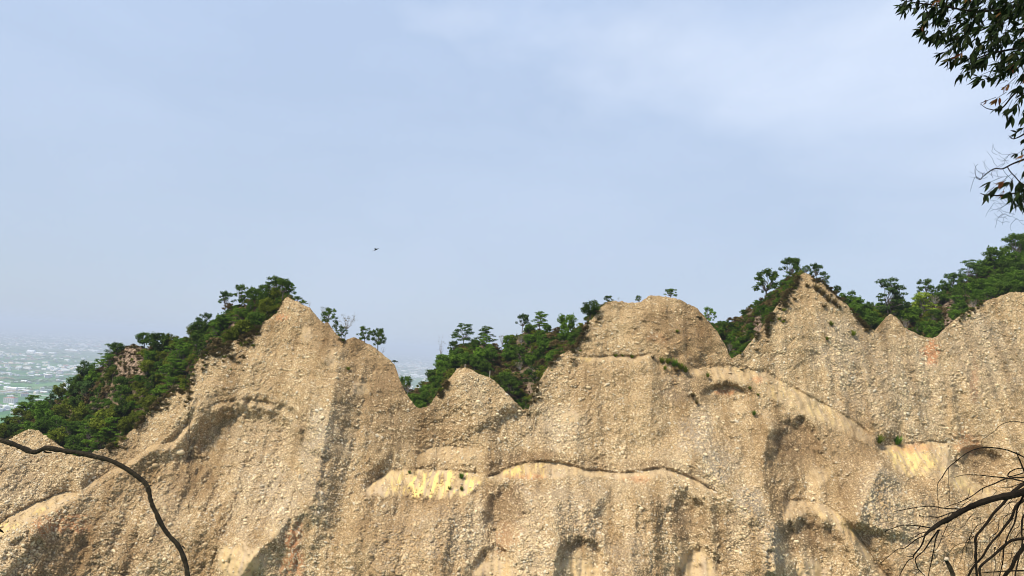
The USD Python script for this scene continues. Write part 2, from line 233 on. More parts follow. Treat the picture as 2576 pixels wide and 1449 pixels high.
def zone_nodes():
    """shared colouring of rock and stones: large soft zones in world space"""
    n = {'g': ('geometry', {}),
         'z1': ('noise_texture', {'scale': 0.045, 'detail': 4.0, 'roughness': 0.6}),
         'mapv': ('mapping', {'mapping_type': 'point', 'scale': (0.34, 0.05, 0.035)}),
         'z2': ('noise_texture', {'scale': 1.0, 'detail': 3.0, 'roughness': 0.55}),
         'z3': ('noise_texture', {'scale': 0.35, 'detail': 3.0, 'roughness': 0.6})}
    l = [('g.position', 'z1.vector'), ('g.position', 'mapv.vector'), ('mapv.vector', 'z2.vector'), ('g.position', 'z3.vector')]
    return n, l
n, l = zone_nodes()
n.update({
    'r1': ('rgb_ramp', {'ramp': [(0.30, (0.315, 0.208, 0.106)), (0.46, (0.415, 0.288, 0.150)), (0.58, (0.47, 0.335, 0.178)), (0.72, (0.45, 0.345, 0.215))]}),
    'r2': ('rgb_ramp', {'ramp': [(0.32, (0.68, 0.62, 0.54)), (0.5, (1, 1, 1)), (0.66, (1.16, 1.18, 1.2))]}),
    'm12': ('mix', {'mix_type': 'multiply', 'fac': 0.9}),
    'peb': ('voronoi_texture', {'scale': 4.2, 'randomness': 1.0}),
    'pebc': ('map_range', {'from_min': 0.0, 'from_max': 0.65, 'to_min': 1.3, 'to_max': 0.42, 'clamp': True}),
    'mp': ('mix', {'mix_type': 'multiply', 'fac': 0.75}),
    'abr': ('attribute', {'attribute': 'stain_and_shade_brown'}), 'arust': ('attribute', {'attribute': 'stain_rust'}), 'agrey': ('attribute', {'attribute': 'stain_grey'}), 'asand': ('attribute', {'attribute': 'sand'}),
    'mgrey': ('mix', {'mix_type': 'mix', 'color2': (0.42, 0.36, 0.275)}), 'fgrey': ('math', {'math_type': 'multiply', 'value2': 0.6}),
    'mbr': ('mix', {'mix_type': 'mix', 'color2': (0.205, 0.125, 0.062)}), 'fbr': ('math', {'math_type': 'multiply', 'value2': 0.62}),  # one tint for brown rock and for painted shade
    'mrust': ('mix', {'mix_type': 'mix', 'color2': (0.44, 0.19, 0.085)}), 'frust': ('math', {'math_type': 'multiply', 'value2': 0.7}),
    'maps': ('mapping', {'mapping_type': 'point', 'scale': (0.85, 0.12, 0.12)}),
    'sn': ('noise_texture', {'scale': 1.0, 'detail': 4.0, 'roughness': 0.6, 'distortion': 0.5}),
    'rs': ('rgb_ramp', {'ramp': [(0.36, (0.375, 0.285, 0.185)), (0.50, (0.41, 0.305, 0.175)), (0.62, (0.45, 0.325, 0.165)), (0.72, (0.40, 0.27, 0.13))]}),
    'ayel': ('attribute', {'attribute': 'stain_yellow'}), 'mapy': ('mapping', {'mapping_type': 'point', 'scale': (0.95, 0.10, 0.10)}), 'yn': ('noise_texture', {'scale': 1.0, 'detail': 3.0, 'distortion': 0.8}), 'yr': ('map_range', {'from_min': 0.47, 'from_max': 0.55, 'to_min': 0.0, 'to_max': 1.0, 'clamp': True}), 'yf': ('math', {'math_type': 'multiply'}), 'my': ('mix', {'mix_type': 'mix', 'color2': (0.60, 0.445, 0.16)}),
    'msand': ('mix', {'mix_type': 'mix'}),
    'hn': ('noise_texture', {'scale': 3.2, 'detail': 5.0, 'roughness': 0.65}),
    'hp': ('math', {'math_type': 'subtract'}),
    'bump': ('bump', {'strength': 0.9, 'distance': 0.22}),
    'bs': ('math', {'math_type': 'multiply_add', 'value2': -0.65, 'value3': 0.9}),
    'p': ('principled_bsdf', {'roughness': 0.95, 'specular_ior_level': 0.15})})
l += [('z1.fac', 'r1.fac'), ('z2.fac', 'r2.fac'), ('r1.color', 'm12.color1'), ('r2.color', 'm12.color2'), ('g.position', 'peb.vector'), ('peb.distance', 'pebc.value'),
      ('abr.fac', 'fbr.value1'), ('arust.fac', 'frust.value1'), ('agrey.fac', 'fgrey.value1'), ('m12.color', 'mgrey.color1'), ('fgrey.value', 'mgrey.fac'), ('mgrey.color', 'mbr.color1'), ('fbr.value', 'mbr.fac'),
      ('mbr.color', 'mp.color1'), ('pebc.result', 'mp.color2'), ('g.position', 'maps.vector'), ('maps.vector', 'sn.vector'), ('sn.fac', 'rs.fac'),
      ('mp.color', 'msand.color1'), ('rs.color', 'my.color1'), ('g.position', 'mapy.vector'), ('mapy.vector', 'yn.vector'), ('yn.fac', 'yr.value'), ('yr.result', 'yf.value1'), ('ayel.fac', 'yf.value2'), ('yf.value', 'my.fac'), ('my.color', 'msand.color2'), ('asand.fac', 'msand.fac'), ('msand.color', 'mrust.color1'), ('frust.value', 'mrust.fac'), ('mrust.color', 'p.base_color'),
      ('g.position', 'hn.vector'), ('hn.fac', 'hp.value1'), ('peb.distance', 'hp.value2'), ('hp.value', 'bump.height'), ('asand.fac', 'bs.value1'), ('bs.value', 'bump.strength'), ('bump.normal', 'p.normal')]
rock_look = usdkit.material(stage, '/World/Looks/conglomerate_rock', n, l, surface='p.BSDF')

cliff = xform('cliff'); tag(cliff, 'tall tan conglomerate cliff with jagged peaks, sandy ledges and embedded cobbles', None, kind='structure')
rf = mesh('rock_face', (ALLP.reshape(-1, 3), grid_faces(nb + NR, NC)[:, ::-1]), rock_look, cliff, smooth=True)
for nm, v in (('sand', SANDM), ('stain_rust', RUST), ('stain_and_shade_brown', BROWN_SHADE), ('stain_grey', GREY), ('stain_yellow', YELLOW)): add_primvar(rf, nm, v)

# stones: a few shapes in several tones, half sunk in the face
def stone(seed):
    s = trimesh.creation.icosphere(1, 1.0); v = s.vertices
    v = v * (0.72 + 0.55 * meshkit.fbm(v * 1.3 + seed * 5.1, 3, seed))[:, None] * np.array([1.0, 0.85, 0.62])
    return np.array(v), np.array(s.faces)
TONE = [(0.485, 0.365, 0.21), (0.44, 0.325, 0.185), (0.54, 0.43, 0.27), (0.40, 0.305, 0.19), (0.345, 0.24, 0.13), (0.465, 0.395, 0.285)]
stone_looks = []
for k, c in enumerate(TONE):
    n, l = zone_nodes()
    n.update({'r1': ('rgb_ramp', {'ramp': [(0.34, (0.66, 0.58, 0.48)), (0.48, (1, 1, 1)), (0.72, (1.06, 1.1, 1.16))]}), 'r2': ('rgb_ramp', {'ramp': [(0.32, (0.74, 0.69, 0.62)), (0.5, (1, 1, 1)), (0.66, (1.1, 1.12, 1.14))]}),
              'a': ('mix', {'mix_type': 'multiply', 'fac': 1.0, 'color1': c}), 'b': ('mix', {'mix_type': 'multiply', 'fac': 1.0}), 'p': ('principled_bsdf', {'roughness': 0.9, 'specular_ior_level': 0.2})})
    l += [('z1.fac', 'r1.fac'), ('z2.fac', 'r2.fac'), ('r1.color', 'a.color2'), ('a.color', 'b.color1'), ('r2.color', 'b.color2'), ('b.color', 'p.base_color')]
    stone_looks.append(usdkit.material(stage, f'/World/Looks/cobble_tone_{"abcdef"[k]}', n, l, surface='p.BSDF'))
NS = 215000
sx = rng.uniform(X0 + 10, X1 - 10, NS); st = rng.uniform(0.001, 1, NS) ** 0.95
ci = (sx - X0) / (X1 - X0) * (NC - 1); c0 = np.floor(ci).astype(int); cf = ci - c0
sy_target = poly(CREST, sx) + st * (PB - poly(CREST, sx))
ri = (st ** (1 / 1.12)) * (NR - 1); r0 = np.clip(np.floor(ri).astype(int), 0, NR - 2); rfq = ri - r0
def bil(A):
    q = (cf, rfq) if A.ndim == 2 else (cf[:, None], rfq[:, None])
    return (A[r0, c0] * (1 - q[0]) + A[r0, c0 + 1] * q[0]) * (1 - q[1]) + (A[r0 + 1, c0] * (1 - q[0]) + A[r0 + 1, c0 + 1] * q[0]) * q[1]
SP = bil(P); sand_s = bil(SANDM[nb:]); brown_shade_s = bil(BROWN_SHADE[nb:]); grey_s = bil(GREY[nb:])
du, dv = P[r0, c0 + 1] - P[r0, c0], P[r0 + 1, c0] - P[r0, c0]
SN = np.cross(du, dv); SN /= np.linalg.norm(SN, axis=1)[:, None] + 1e-9; SN[SN[:, 1] > 0] *= -1
den = meshkit.fbm(SP / 7.0, 3, 31)
size = np.exp(rng.normal(math.log(0.104), 0.42, NS)) * (0.75 + 0.6 * den) * (1 + 0.35 * grey_s)
size = np.clip(size, 0.055, 0.36)
inframe = (sx > -40) & (sx < 2616) & (sy_target < 1490)
keep = (rng.random(NS) > np.maximum(sand_s * 0.86, brown_shade_s * 0.45)) & (rng.random(NS) < np.where(inframe, 1.0, 0.5))
SP, SN, size, brown_shade_s, sx2, sy2, inframe = SP[keep], SN[keep], size[keep], brown_shade_s[keep], sx[keep], sy_target[keep], inframe[keep]
N = len(SP)
def quat_between(nrm, spin, tilt):
    """rotates z to the surface normal, leaning the stone's long axis to the level bedding"""
    zt = nrm + tilt; zt /= np.linalg.norm(zt, axis=1)[:, None]
    xx = np.cross(np.array([0, 0, 1.0]) + 0.55 * spin, zt); xx /= np.linalg.norm(xx, axis=1)[:, None] + 1e-9; yy = np.cross(zt, xx)
    M = np.stack([xx, yy, zt], -1)
    return M
Mst = quat_between(SN, rng.normal(size=(N, 3)), 0.45 * rng.normal(size=(N, 3)))
aniso = np.stack([rng.uniform(0.9, 1.45, N), rng.uniform(0.7, 1.0, N), rng.uniform(0.7, 1.15, N)], -1)
centre = SP + SN * (size * rng.uniform(-0.12, 0.25, N))[:, None]
# the 300 largest in view are parts of their own
order = np.argsort(np.where(inframe, -size, 1)); big = order[:290]; rest = order[290:]
for k in big:
    v, f = stone(int(k) % 9)
    v = (v * aniso[k] * size[k]) @ Mst[k].T + centre[k]
    mesh('cobble', (v, f), stone_looks[[0, 2, 2, 5, 1][k % 5]], cliff, smooth=40)
def boulder(px, py, r, look):
    dd, _ = cliff_depth(np.array([[px]], float), np.array([[py]], float)); c = at(px, py, dd[0, 0] - r * 0.25)
    v, f = stone(int(px)); mesh('cobble', (v * r * np.array([1.15, 1, 1.2]) + c, f), look, cliff, smooth=40)
for px, py, r in ((454, 1138, 0.75), (390, 1171, 0.55), (480, 1127, 0.4), (1480, 975, 0.5), (1306, 1034, 0.42), (1307, 1041, 0.34), (1251, 1042, 0.36), (1258, 1046, 0.40), (1203, 1011, 0.50), (1236, 1203, 0.4)):
    boulder(px, py, r, stone_looks[2])
def quats(M):
    out = np.empty((len(M), 4)); t = M[:, 0, 0] + M[:, 1, 1] + M[:, 2, 2]
    from scipy.spatial.transform import Rotation
    q = Rotation.from_matrix(M).as_quat(); return np.roll(q, 1, axis=1)
def instancer(path, pos, quat, scale, protos, idx):
    pi = UsdGeom.PointInstancer.Define(stage, path)
    targets = []
    for k, (tm, mat) in enumerate(protos):
        pm = usdkit.mesh(stage, f'{path}/shape_{k:03d}' if k else f'{path}/shape', tm, mat, smooth=40); targets.append(pm.GetPath())
    pi.CreatePrototypesRel().SetTargets(targets)
    pi.CreateProtoIndicesAttr(Vt.IntArray.FromNumpy(np.asarray(idx, np.int32)))
    pi.CreatePositionsAttr(Vt.Vec3fArray.FromNumpy(np.asarray(pos, np.float32)))
    pi.CreateOrientationsAttr(Vt.QuathArray([Gf.Quath(*map(float, q)) for q in quat]))
    pi.CreateScalesAttr(Vt.Vec3fArray.FromNumpy(np.asarray(scale, np.float32)))
    return pi.GetPrim()
protos = [(stone(s), stone_looks[k]) for k in range(6) for s in range(3)]
ci_ = instancer('/World/cliff/cobbles', centre[rest], quats(Mst[rest]), aniso[rest] * size[rest][:, None], protos, np.where(np.random.default_rng(4).random(len(rest)) < brown_shade_s[rest] * .85, np.random.default_rng(5).choice([3, 4, 4, 1], len(rest)), np.random.default_rng(3).choice(6, len(rest), p=[.24, .22, .2, .14, .1, .1])) * 3 + np.arange(len(rest)) % 3)
tag(ci_, kind='stuff')
#---PART2---
# ---------------------------------------------------------------- wooded slopes behind the crest
def hill_look(name, lo, hi):
    return usdkit.material(stage, f'/World/Looks/{name}', {
        'g': ('geometry', {}), 'n1': ('noise_texture', {'scale': 0.22, 'detail': 5.0, 'roughness': 0.65}), 'n2': ('noise_texture', {'scale': 1.7, 'detail': 4.0, 'roughness': 0.7}),
        'r1': ('rgb_ramp', {'ramp': [(0.34, lo), (0.50, tuple(0.5 * (a + b) for a, b in zip(lo, hi))), (0.62, hi)]}),
        'r2': ('rgb_ramp', {'ramp': [(0.32, (0.45, 0.45, 0.45)), (0.68, (1.35, 1.3, 1.25))]}), 'm': ('mix', {'mix_type': 'multiply', 'fac': 1.0}),
        'at': ('attribute', {'attribute': 'bare'}), 'vo': ('voronoi_texture', {'scale': 1.1}), 'vr': ('rgb_ramp', {'ramp': [(0.0, (0.36, 0.27, 0.20)), (0.35, (0.27, 0.19, 0.135)), (0.7, (0.11, 0.08, 0.055))]}), 'mb': ('mix', {'mix_type': 'mix'}),
        'b': ('bump', {'strength': 1.0, 'distance': 0.5}), 'p': ('principled_bsdf', {'roughness': 1.0, 'specular_ior_level': 0.05})},
        [('g.position', 'n1.vector'), ('g.position', 'n2.vector'), ('n1.fac', 'r1.fac'), ('n2.fac', 'r2.fac'), ('r1.color', 'm.color1'), ('r2.color', 'm.color2'), ('m.color', 'mb.color1'), ('g.position', 'vo.vector'), ('vo.distance', 'vr.fac'), ('vr.color', 'mb.color2'), ('at.fac', 'mb.fac'), ('mb.color', 'p.base_color'), ('n2.fac', 'b.height'), ('b.normal', 'p.normal')], surface='p.BSDF')
slope_look = hill_look('wooded_slope_soil', (0.055, 0.050, 0.030), (0.20, 0.145, 0.095))
BARE = [(328, 908, 44, 44), (2385, 795, 16, 44), (1906, 822, 16, 24), (580, 822, 18, 22), (1330, 985, 16, 24), (1480, 832, 18, 20), (2440, 778, 26, 12)]

class Hill:
    """a hillside behind the cliff, from its foot hidden below the crest up to its own ridge, and down its far side"""
    def __init__(self, top, near, far, extra=70, seed=1):
        self.top, self.near, self.far, self.extra, self.seed = top, near, far, extra, seed
    def foot(self, px): return np.maximum(poly(CREST, px), poly(self.top, px) + 12) + self.extra
    def point(self, px, py):
        px, py = np.asarray(px, float), np.asarray(py, float)
        t = np.clip((self.foot(px) - py) / (self.foot(px) - poly(self.top, px)), 0, 1.0)
        nr = np.interp(px, *zip(*self.near)); fr = np.interp(px, *zip(*self.far))
        d = nr + (fr - nr) * t ** 1.1
        p = at(px, py, d); d = d + 7 * (meshkit.fbm(p / np.array([11, 30, 11]), 3, self.seed) - 0.5) * np.minimum(1, (1 - t) * 4)
        return at(px, py, d)
    def build(self, name, label, look):
        xs = np.linspace(self.top[0][0], self.top[-1][0], int((self.top[-1][0] - self.top[0][0]) / 6) + 2); t = np.linspace(0, 1, 60)
        px = np.repeat(xs[None], 60, 0); tp = poly(self.top, xs); py = tp + t[:, None] * (self.foot(xs) - tp)
        front = self.point(px, py); top = front[0]
        back = np.stack([top + np.array([0, b, c]) for b, c in ((60, -75), (30, -33), (12, -10), (4, -2))])
        v = np.concatenate([back, front]).reshape(-1, 3)
        v = v + 0.5 * (np.stack([meshkit.noise(v / 1.6, 40 + k) for k in range(3)], -1) - 0.5)
        o = mesh(name, (v, grid_faces(64, len(xs))[:, ::-1]), look, smooth=True)
        add_primvar(o, 'bare', np.concatenate([np.zeros((4, len(xs))), blob(px, py, [(a, b, c * 1.15, e * 1.15, .95) for a, b, c, e in BARE])])); tag(o, label, kind='structure'); return o
HL = Hill([(-330,1180),(-120,1120),(0,1084),(70,1040),(150,1006),(230,946),(262,915),(285,888),(318,872),(340,866),(400,888),(440,868),(500,838),(555,800),(580,778),(615,768),(660,758),(700,748),(722,748),(735,760)], [(-330,172),(735,178)], [(-330,225),(200,222),(450,205),(735,184)], 60, 51)
HC = Hill([(960,985),(995,978),(1040,990),(1070,975),(1100,925),(1140,888),(1165,868),(1220,864),(1262,882),(1290,852),(1330,830),(1380,836),(1430,846),(1460,828),(1490,795),(1525,772),(1545,770)], [(960,190),(1545,184)], [(960,235),(1300,228),(1450,205),(1545,190)], 60, 52)
HM = Hill([(1730,800),(1762,812),(1800,826),(1840,808),(1880,786),(1910,760),(1950,738),(1985,708),(2008,696),(2022,690)], [(1730,186),(2022,180)], [(1730,214),(1900,208),(2022,184)], 60, 53)
HR = Hill([(2095,762),(2140,776),(2180,778),(2230,772),(2300,770),(2340,752),(2400,722),(2450,698),(2500,664),(2540,644),(2576,624),(2700,560),(2900,500),(3100,470)], [(2095,188),(3100,184)], [(2095,222),(2400,232),(3100,240)], 60, 54)
HL.build('wooded_slope', 'wooded slope falling away to the left behind the tallest left peak', slope_look)
HC.build('wooded_slope', 'wooded slope behind the small middle pinnacle', slope_look)
HM.build('wooded_slope', 'brushy slope leaning against the left of the sharp right peak', slope_look)
HR.build('wooded_slope', 'wooded hillside rising to the right edge behind the cliff', slope_look)
# ---------------------------------------------------------------- trees
def leaf_look(name, dark, light, trans=0.42):
    return usdkit.material(stage, f'/World/Looks/{name}', {
        'g': ('geometry', {}), 'oi': ('object_info', {}), 'n': ('noise_texture', {'scale': 0.55, 'detail': 3.0}),
        'mx': ('math', {'math_type': 'multiply_add', 'value2': 0.45}), 'rp': ('math', {'math_type': 'multiply_add', 'value2': 0.35, 'value3': -0.17}), 'ad': ('math', {'math_type': 'add'}),
        'r': ('rgb_ramp', {'ramp': [(0.30, dark), (0.85, light)]}),
        'hs': ('hsv', {'hue': 0.5, 'saturation': 1.0}), 'hm': ('map_range', {'from_min': 0.0, 'from_max': 1.0, 'to_min': 0.72, 'to_max': 1.30, 'clamp': True}),
        'p': ('principled_bsdf', {'roughness': 0.7, 'specular_ior_level': 0.12}), 't': ('translucent_bsdf', {}), 'mc': ('mix_closure', {'fac': trans})},
        [('g.position', 'n.vector'), ('g.random_per_island', 'rp.value1'), ('n.fac', 'ad.value1'), ('rp.value', 'ad.value2'), ('ad.value', 'r.fac'), ('r.color', 'hs.color'), ('oi.random', 'hm.value'), ('hm.result', 'hs.value'),
         ('hs.color', 'p.base_color'), ('hs.color', 't.color'), ('p.BSDF', 'mc.closure1'), ('t.BSDF', 'mc.closure2')], surface='mc.closure')
LEAF = {'dark': leaf_look('dark_green_leaves', (0.048, 0.089, 0.010), (0.149, 0.230, 0.025)),
        'mid': leaf_look('mid_green_leaves', (0.067, 0.133, 0.012), (0.195, 0.310, 0.032)),
        'olive': leaf_look('olive_leaves', (0.104, 0.129, 0.010), (0.260, 0.302, 0.034)),
        'fresh': leaf_look('fresh_green_leaves', (0.091, 0.173, 0.013), (0.241, 0.375, 0.039)),
        'lime': leaf_look('yellow_green_leaves', (0.169, 0.230, 0.022), (0.416, 0.503, 0.060)),
        'blue': leaf_look('blue_green_leaves', (0.055, 0.102, 0.025), (0.149, 0.238, 0.060)),
        'brown': leaf_look('dry_brown_leaves', (0.103, 0.074, 0.027), (0.260, 0.187, 0.074), 0.1),
        'grey': leaf_look('withered_grey_leaves', (0.130, 0.109, 0.052), (0.274, 0.233, 0.123), 0.1)}
bark_look = usdkit.material(stage, '/World/Looks/tree_bark', {'g': ('geometry', {}), 'n': ('noise_texture', {'scale': 5.0, 'detail': 4.0}), 'r': ('rgb_ramp', {'ramp': [(0.3, (0.055, 0.045, 0.036)), (0.7, (0.17, 0.145, 0.12))]}), 'p': ('principled_bsdf', {'roughness': 0.95})}, [('g.position', 'n.vector'), ('n.fac', 'r.fac'), ('r.color', 'p.base_color')], surface='p.BSDF')
pale_bark = usdkit.material(stage, '/World/Looks/pale_bark', {'g': ('geometry', {}), 'n': ('noise_texture', {'scale': 5.0, 'detail': 4.0}), 'r': ('rgb_ramp', {'ramp': [(0.3, (0.16, 0.14, 0.12)), (0.7, (0.34, 0.31, 0.28))]}), 'p': ('principled_bsdf', {'roughness': 0.95})}, [('g.position', 'n.vector'), ('n.fac', 'r.fac'), ('r.color', 'p.base_color')], surface='p.BSDF')

def leaves(centres, normals, size, r):
    """one pointed leaf-spray face (two triangles) at each centre"""
    n = len(centres); a = r.normal(size=(n, 3)); u = np.cross(normals, a); u /= np.linalg.norm(u, axis=1)[:, None] + 1e-9; w = np.cross(normals, u)
    s = np.asarray(size)[:, None] if np.ndim(size) else size
    v = np.stack([centres - u * s, centres + w * s * 0.55 + 0.12 * s * normals, centres + u * s * 1.1 - 0.15 * s * normals, centres - w * s * 0.5 + 0.1 * s * normals], 1).reshape(-1, 3)
    i = np.arange(n)[:, None] * 4
    return v, np.vstack([i + np.array([0, 1, 2]), i + np.array([0, 2, 3])])
def crown_mesh(clumps, per, size, r, flat=1.0, up=0.65):
    cs, ns = [], []
    for (c, rad) in clumps:
        k = max(8, int(per * (rad / 0.14) ** 2)); d = r.normal(size=(k, 3)); d /= np.linalg.norm(d, axis=1)[:, None]
        q = d * (r.random(k)[:, None] ** 0.45) * np.array([1, 1, flat]) * rad
        lump = 0.75 + 0.5 * meshkit.noise(d * 2.2 + c * 9, 3)
        cs.append(c + q * lump[:, None]); nn = d * 0.8 + np.array([0, 0, up]) + 0.55 * r.normal(size=(k, 3)); ns.append(nn / np.linalg.norm(nn, axis=1)[:, None])
    c, n_ = np.vstack(cs), np.vstack(ns)
    return leaves(c, n_, size * r.uniform(0.65, 1.3, len(c)), r)
def limb(a, b, ra, rb, r, bend=0.12, k=5):
    t = np.linspace(0, 1, k)[:, None]; p = a * (1 - t) + b * t; off = r.normal(size=3) * bend * np.linalg.norm(b - a); off[2] = abs(off[2]) * 0.3
    return tube(p + np.sin(t * math.pi) * off, np.linspace(ra, rb, k), 5)
def proto_tree(kind, seed):
    """height 1, base at the origin; gives trunk mesh, crown mesh"""
    r = np.random.default_rng(seed); cl = []; wood = []
    if kind == 'round':                                # dense rounded crown down to the ground
        for k in range(46):
            d = r.normal(size=3); d /= np.linalg.norm(d); c = np.array([0, 0, 0.60]) + d * np.array([0.36, 0.36, 0.36]) * r.uniform(0.45, 1.0)
            if c[2] > 0.16: cl.append((c, r.uniform(0.085, 0.15)))
        fork, tr, per, sz, fl, nl = 0.30, 0.035, 52, 0.040, 0.85, 9
    elif kind == 'open':                               # billowing clumps on visible limbs, sky between
        for k in range(34):
            a = r.uniform(0, 6.28); h = r.uniform(0.26, 0.98); rad = (0.45 * math.sqrt(max(0.05, 1 - ((h - 0.58) / 0.46) ** 2))) * r.uniform(0.35, 1.0)
            cl.append((np.array([math.cos(a) * rad, math.sin(a) * rad, h - 0.05]), r.uniform(0.08, 0.135)))
        fork, tr, per, sz, fl, nl = 0.26, 0.03, 92, 0.034, 0.75, 20
    elif kind == 'layered':                            # flat feathery sprays in tiers
        for k in range(30):
            a = r.uniform(0, 6.28); h = 0.28 + 0.70 * (k / 29); rad = 0.56 * math.sqrt(max(0.04, 1.05 - h)) * 1.25 * r.uniform(0.3, 1.0)
            cl.append((np.array([math.cos(a) * rad, math.sin(a) * rad, h - 0.02]), r.uniform(0.12, 0.19)))
        fork, tr, per, sz, fl, nl = 0.30, 0.026, 44, 0.034, 0.24, 24
    elif kind == 'bushy':                              # low and broad, lumpy
        for k in range(34):
            a = r.uniform(0, 6.28); rad = r.uniform(0, 0.56); h = (0.80 * math.sqrt(max(0.0, 1 - (rad / 0.62) ** 2))) * r.uniform(0.45, 1.0)
            cl.append((np.array([math.cos(a) * rad, math.sin(a) * rad, h + 0.06]), r.uniform(0.10, 0.17)))
        fork, tr, per, sz, fl, nl = 0.14, 0.03, 46, 0.046, 0.8, 7
    elif kind == 'upright':                            # narrow, ragged
        for k in range(26):
            a = r.uniform(0, 6.28); h = r.uniform(0.16, 0.96); rad = 0.27 * (1.06 - h) ** 0.6 * r.uniform(0.3, 1.05)
            cl.append((np.array([math.cos(a) * rad, math.sin(a) * rad, h]), r.uniform(0.07, 0.12)))
        fork, tr, per, sz, fl, nl = 0.5, 0.028, 58, 0.036, 0.8, 12
    elif kind == 'sparse':                             # thin leaning tree, few leaves
        for k in range(20):
            a = r.uniform(0, 6.28); h = r.uniform(0.52, 1.0); rad = 0.36 * r.uniform(0.3, 1.0)
            cl.append((np.array([math.cos(a) * rad + 0.22 * h, math.sin(a) * rad, h]), r.uniform(0.07, 0.12)))
        fork, tr, per, sz, fl, nl = 0.48, 0.017, 10, 0.022, 0.45, 20
    else:                                              # 'bare': twigs only
        for k in range(13):
            a = r.uniform(0, 6.28); h = r.uniform(0.45, 1.0); cl.append((np.array([math.cos(a) * 0.34 * r.random() + 0.08, math.sin(a) * 0.3 * r.random(), h]), 0.05))
        fork, tr, per, sz, fl, nl = 0.3, 0.016, 1, 0.014, 0.6, 13
    lean = 0.22 if kind == 'sparse' else 0.0
    base = np.array([0, 0, -0.12]); fk = np.array([lean * fork + r.normal() * 0.02, r.normal() * 0.02, fork])
    wood.append(limb(base, fk, tr, tr * 0.72, r, 0.05, 6))
    for c, rad in sorted(cl, key=lambda q: -q[1])[:nl]:
        mid = fk + (c - fk) * 0.5 * np.array([1, 1, 0.7]); wood.append(limb(fk + np.array([0, 0, -0.05 * r.random()]), mid, tr * 0.5, tr * 0.3, r)); wood.append(limb(mid, c, tr * 0.3, tr * 0.12, r))
        for q in range(2 if kind in ('bare', 'sparse') else 0):
            wood.append(limb(c, c + r.normal(size=3) * 0.09 + np.array([0, 0, 0.05]), tr * 0.16, tr * 0.07, r, k=3))
    crown = crown_mesh(cl, per, sz, r, fl) if kind != 'bare' else crown_mesh(cl, 3, 0.012, r, 0.6)
    return join(wood), crown
KIND_LEAF = {'round': 'dark', 'open': 'dark', 'layered': 'mid', 'bushy': 'olive', 'upright': 'dark', 'sparse': 'grey', 'bare': 'grey'}
UsdGeom.Scope.Define(stage, '/World/Looks/models')
_mesh_of, classes = {}, {}
def tree_class(kind, var, leaf):
    key = (kind, var, leaf)
    if key not in classes:
        if (kind, var) not in _mesh_of: _mesh_of[kind, var] = proto_tree(kind, 100 + 17 * var + sum(map(ord, kind)))
        wood, crown = _mesh_of[kind, var]; path = f'/World/Looks/models/{kind}_{leaf}_{"abc"[var]}'
        stage.CreateClassPrim(path).SetTypeName('Xform')
        usdkit.mesh(stage, path + '/trunk', wood, pale_bark if kind in ('sparse', 'bare') else bark_look, smooth=True)
        usdkit.mesh(stage, path + '/crown', crown, LEAF[leaf])
        classes[key] = path
    return classes[key]
def put_tree(p, height, kind, leaf, label, group=None, wide=1.0, var=None, rot=None, name=None, category=None, tilt=0.0):
    var = int(rng.integers(3)) if var is None else var
    path = numbered('/World/' + (name or {'bushy': 'shrub'}.get(kind, 'tree')))
    xf = UsdGeom.Xform.Define(stage, path); xf.AddTranslateOp().Set(Gf.Vec3d(*map(float, p)))
    if tilt: xf.AddRotateYOp().Set(float(tilt))
    xf.AddRotateZOp().Set(float(rng.uniform(0, 360) if rot is None else rot)); xf.AddScaleOp().Set(Gf.Vec3f(float(height * wide), float(height * wide), float(height)))
    xf.GetPrim().GetReferences().AddInternalReference(tree_class(kind, var, leaf)); xf.GetPrim().SetInstanceable(True)
    tag(xf.GetPrim(), label, category or ('shrub' if kind == 'bushy' else 'tree'), group); return xf.GetPrim()
def crest_point(px, py, back=1.5):
    d, _ = cliff_depth(np.array([[px]], float), np.array([[poly(CREST, np.array([px]))[0]]]), fine=False); return at(px, py, d[0, 0] + back)

